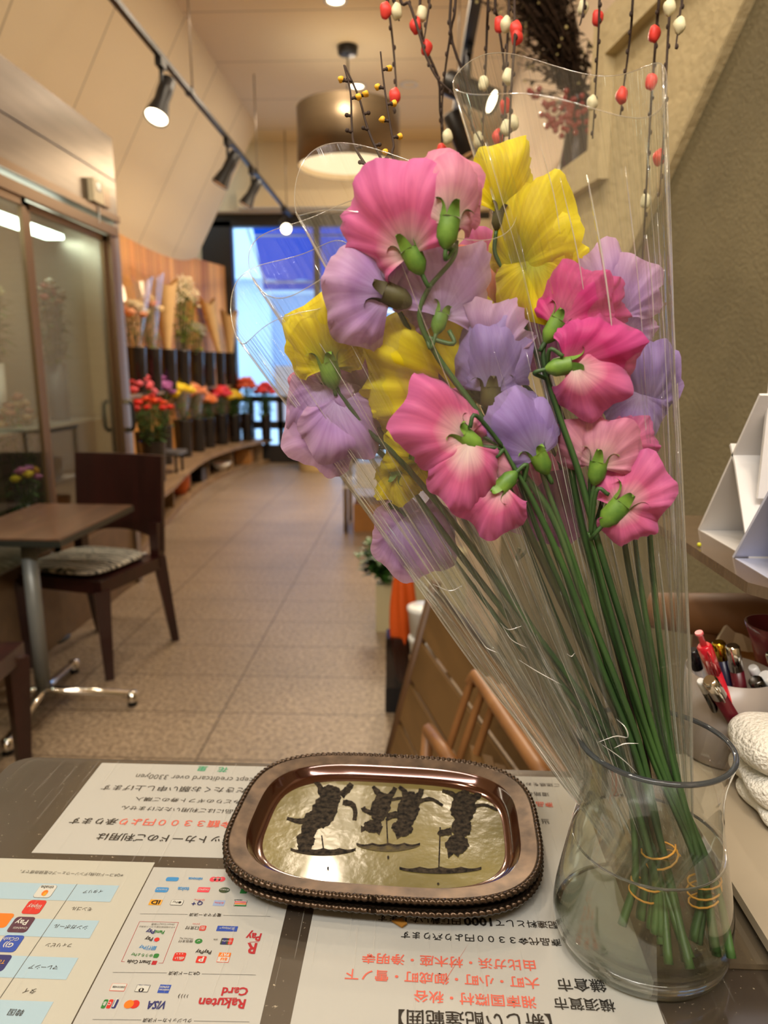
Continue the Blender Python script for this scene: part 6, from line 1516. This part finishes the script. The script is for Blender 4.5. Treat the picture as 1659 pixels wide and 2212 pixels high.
S_ = [
 ('branch with one red ball level with the drum lamp, leftmost', [(838, -20), (838, 10), (845, 60), (852, 130), (856, 200), (850, 240)], [(833, 23, 1), (853, 208, 1)], .80),
 ('short twig with a white ball beside the leftmost red one', [(852, -20), (855, 5), (862, 45)], [(856, 25, 0)], .80),
 ('long slanting branch with two red balls left of centre', [(862, -30), (885, 10), (905, 70), (920, 120), (945, 170), (985, 210), (1020, 270), (1050, 330)], [(898, 55, 1), (921, 103, 1)], .82),
 ('short branch with a white ball hanging by the frame top left of centre', [(925, -30), (928, 0), (920, 60), (915, 90)], [(911, 30, 0)], .83),
 ('bare thin branch in front of the black track', [(985, -20), (975, 60), (962, 150), (955, 230), (958, 300)], [(966, 295, 0)], .84),
 ('branch with white balls beneath the lit cylinder spotlight', [(1055, -20), (1052, 60), (1050, 120), (1047, 190), (1043, 280), (1040, 330)], [(1045, 180, 0), (1033, 305, 0)], .84),
 ('branch with a red ball on the left of the cluster', [(1070, -20), (1075, 40), (1085, 110), (1090, 170), (1086, 260), (1078, 330)], [(1079, 53, 1), (1075, 296, 1)], .82),
 ('branch with white and red balls in the middle of the cluster', [(1100, -20), (1098, 50), (1094, 130), (1092, 200), (1088, 300), (1084, 350)], [(1093, 53, 0), (1091, 229, 1)], .80),
 ('branch with two joined red balls on the right of the cluster', [(1112, -20), (1113, 60), (1108, 140), (1103, 220), (1100, 300), (1098, 360)], [(1114, 64, 1), (1116, 79, 1), (1097, 166, 0), (1094, 276, 0), (1108, 266, 0)], .78),
 ('lone short twig with a white ball before the dried bouquet', [(1264, -20), (1262, 10), (1255, 45), (1252, 55)], [(1259, 17, 0)], .86),
 ('branch with a red ball beside the stepped wall edge', [(1296, -20), (1295, 10), (1292, 90), (1286, 200), (1280, 300)], [(1290, 39, 1), (1279, 222, 0)], .84),
 ('branch over the plaster recess with one low red ball', [(1368, -20), (1364, 50), (1355, 130), (1347, 190), (1340, 250)], [(1343, 206, 1)], .80),
 ('branch with two red balls over the cream plaster', [(1425, -20), (1420, 40), (1414, 120), (1408, 200), (1402, 300), (1395, 430), (1388, 560), (1384, 660)], [(1413, 73, 1), (1407, 177, 1), (1396, 434, 0), (1391, 624, 0)], .80),
 ('rightmost long branch with a white ball near the frame top', [(1450, -20), (1447, 20), (1442, 100), (1438, 180), (1437, 250), (1430, 340), (1425, 420)], [(1446, 16, 0), (1424, 340, 1)], .78),
 ('short twig at far right with a broken white ball', [(1476, -30), (1470, 20), (1464, 70), (1459, 105)], [(1468, 55, 0)], .78),
 ('branch with pale balls seen through the middle sleeve', [(1012, 200), (1018, 260), (1028, 310), (1030, 380)], [(1033, 300, 0)], .86),
 ('thin branch ending in a red ball above the rose blossom', [(950, 190), (953, 260), (955, 320), (952, 340)], [(954, 326, 1)], .86),
]
for k, (lb, px, bl, Y) in enumerate(S_): strand(lb, px, bl, Y, k+1)
pot = thing('ceramic_pot', 'tall pot on the stepped wall that the dough-ball branches hang from', 'pot', (HUB.x, HUB.y, 2.192))
tag(pot, 'tall pot on the stepped wall holding the hanging branches', 'pot')
MB().lathe([(.0001, 0), (.04, 0), (.055, .06), (.05, .13), (.03, .17), (.035, .205), (.028, .205), (.022, .17), (.0001, .02)], (wx(HUB.y, .095), HUB.y, 2.192), 28).build('body', M_vasegrey, pot)
# dried bouquet in a dark vase on the lower step
vy = 2.55; vq = PY(1232, 330, vy)
zl = 1.883
dv = thing('dark_vase', 'dark metal vase on the lower step of the plaster wall', 'vase', (vq.x, vy, zl))
VXD = wx(vy, .10)
M_dv = mat('dark_pewter', (58, 56, 60), .25, metal=.8)
vq = PY(1235, 300, vy)
MB().lathe([(.0001, 0), (.055, 0), (.06, .03), (.045, .12), (.035, .20), (.05, .25), (.058, .258), (.052, .258), (.03, .20), (.0001, .01)], (VXD, vy, zl), 28).build('body', M_dv, dv)
ZV = zl+.26
def dpt(u, v, Y=vy): return PY(u, v, Y)
db = thing('dried_bouquet', 'dark dried bouquet with red berries leaning left out of the dark vase', 'dried flowers', (VXD, vy, ZV))
rr = random.Random(77); s1_ = MB(); s2_ = MB(); s3_ = MB()
root_ = Vector((VXD, vy, ZV-.03))
a0_ = dpt(1236, 215); a1_ = dpt(1160, 40); a2_ = dpt(1120, -120)
for k in range(230):
    e = a1_.lerp(a2_, rr.random()) if k % 3 else a0_.lerp(a1_, rr.uniform(.3, 1))
    e = e+Vector((rr.gauss(0, .052), rr.gauss(0, .05), rr.gauss(0, .045))); m_ = root_.lerp(e, .55)+Vector((.02+rr.gauss(0, .012), rr.gauss(0, .012), .02))
    pth = catmull([root_, m_, e], 5); s1_.tube(pth, .0016, 4)
    for q in range(14):
        f = rr.uniform(.15, 1); i_ = min(int(f*(len(pth)-1)), len(pth)-2); c = pth[i_].lerp(pth[i_+1], rr.random())
        a = rr.random()*6.28; leaf(s2_, c, Vector((math.cos(a), math.sin(a), rr.uniform(-.3, .9))), rr.uniform(.014, .032), .006)
    if k % 2 == 0: s3_.ball(e+Vector((rr.gauss(0, .01), 0, rr.gauss(0, .01))), rr.uniform(.003, .006), 6, 4)
s1_.build('stems', mat('dry_stem', (66, 46, 30), .8), db); s2_.build('dried_leaves', mat('dry_leaf', (62, 48, 34), .8, rgb2=(38, 28, 22), scale=40), db); fh = s3_.build('seed_heads', mat('dry_cream_flower', (190, 176, 120), .8), db)
fh['kind'] = 'stuff'
bs_ = MB()
for k in range(60):
    g = rr.random(); c0_ = dpt(1190+rr.gauss(0, 30)+45, 245+rr.gauss(0, 24), vy-.07)
    if k < 12: c0_ = dpt([1148, 1160, 1143, 1175, 1178, 1165, 1190, 1182, 1195, 1170, 1200, 1188][k], [200, 208, 196, 222, 226, 192, 262, 250, 272, 248, 282, 256][k], vy-.08)
    MB().ball(c0_, .0095, 8, 6).build('berry', MATS.get('red_berry') or mat('red_berry', (134, 20, 26), .2, coat=.4), db)
    bs_.tube([c0_, c0_.lerp(root_, .5)+Vector((0, 0, .02)), root_], .0012, 4)
bs_.build('berry_stems', M_twig, db)
# ------------------------------------------------------------------ camera, light, view
cam = bpy.data.cameras.new('camera'); co = bpy.data.objects.new('camera', cam); COL.objects.link(co)
cam.sensor_fit = 'VERTICAL'; cam.sensor_height = 36.0; cam.lens = F/2212*36.0; cam.clip_start = .02; cam.clip_end = 100
co.location = O; co.rotation_euler = (PI/2-PIT, 0, YAW); sc.camera = co
cam.dof.use_dof = True; cam.dof.focus_distance = .49; cam.dof.aperture_fstop = 7.5

def area(name, loc, target, size, power, rgb, shape='DISK', spread=PI, sy=None):
    l = bpy.data.lights.new(name, 'AREA'); l.shape = shape; l.size = size; l.energy = power; l.color = rgb; l.spread = spread
    if sy: l.size_y = sy
    o = bpy.data.objects.new(name, l); COL.objects.link(o); o.location = loc
    o.rotation_euler = (Vector(target)-Vector(loc)).to_track_quat('-Z', 'Y').to_euler(); return o
def spot(name, loc, target, power, rgb, ang=50, blend=.6, r=.03):
    l = bpy.data.lights.new(name, 'SPOT'); l.energy = power; l.color = rgb; l.spot_size = math.radians(ang); l.spot_blend = blend; l.shadow_soft_size = r
    o = bpy.data.objects.new(name, l); COL.objects.link(o); o.location = loc
    o.rotation_euler = (Vector(target)-Vector(loc)).to_track_quat('-Z', 'Y').to_euler(); return o
WARM = (1, .83, .62); WARM2 = (1, .78, .52)
for n, (x, y) in enumerate(DL):
    area('downlight_lamp', (x, y, 3.985), (x, y, 0), .16, 23 if y > 2 else 16, WARM)
area('pendant_lamp_light', (PX0, 6.8, 3.0), (PX0, 6.8, 0), .8, 60, WARM2)
for loc, tg, en in TRK: spot('track_spot_light', loc, tg, en, WARM, 80)
# neutral fill lamps added unseen behind the camera to light the flowers
for x in (-.75, .15): area('rear_fill_lamp', (x, -.75, 2.75), (x*.5, .5, 1.2), 1.2, 24, (1, .95, .88), 'RECTANGLE', sy=.12)
# daylight in the doorway and through the shop window
w = bpy.data.worlds.new('sky'); sc.world = w; w.use_nodes = True
bg = w.node_tree.nodes['Background']; bg.inputs[0].default_value = (.62, .80, 1.0, 1); bg.inputs[1].default_value = 3.2
sc.view_settings.view_transform = 'Standard'; sc.view_settings.look = 'None'; sc.view_settings.gamma = 1.0
sc.view_settings.exposure = .15; sc.view_settings.use_curve_mapping = False
cy = sc.cycles
cy.use_denoising = True; cy.use_adaptive_sampling = True; cy.adaptive_threshold = .02; cy.max_bounces = 9; cy.diffuse_bounces = 3; cy.glossy_bounces = 4; cy.transmission_bounces = 8; cy.transparent_max_bounces = 24
cy.sample_clamp_indirect = 4.0; cy.caustics_refractive = True; cy.caustics_reflective = False; cy.blur_glossy = .6
bpy.context.view_layer.update()

GR = {'sweet_pea': 'sweet peas in the wrapped bouquets', 'flower_sleeve': 'clear film sleeves round the sweet peas', 'pen': 'pens in the cups', 'winter_twig': 'budding winter twigs',
      'flower_bunch': 'flower bunches for sale', 'spotlight': 'track spotlights', 'downlight': 'ceiling downlights', 'paper_notice': 'notices on the counter', 'display_stand': 'white display stands',
      'rubber_band': 'rubber bands on the stems', 'coin_tray': 'stacked coin trays', 'dining_chair': 'mahogany chairs at the cafe table', 'light_track': 'lighting tracks'}
for o in COL.objects:
    if o.parent is None and 'category' in o and 'group' not in o:
        g = GR.get(o.name.split('.')[0])
        if g: o['group'] = g
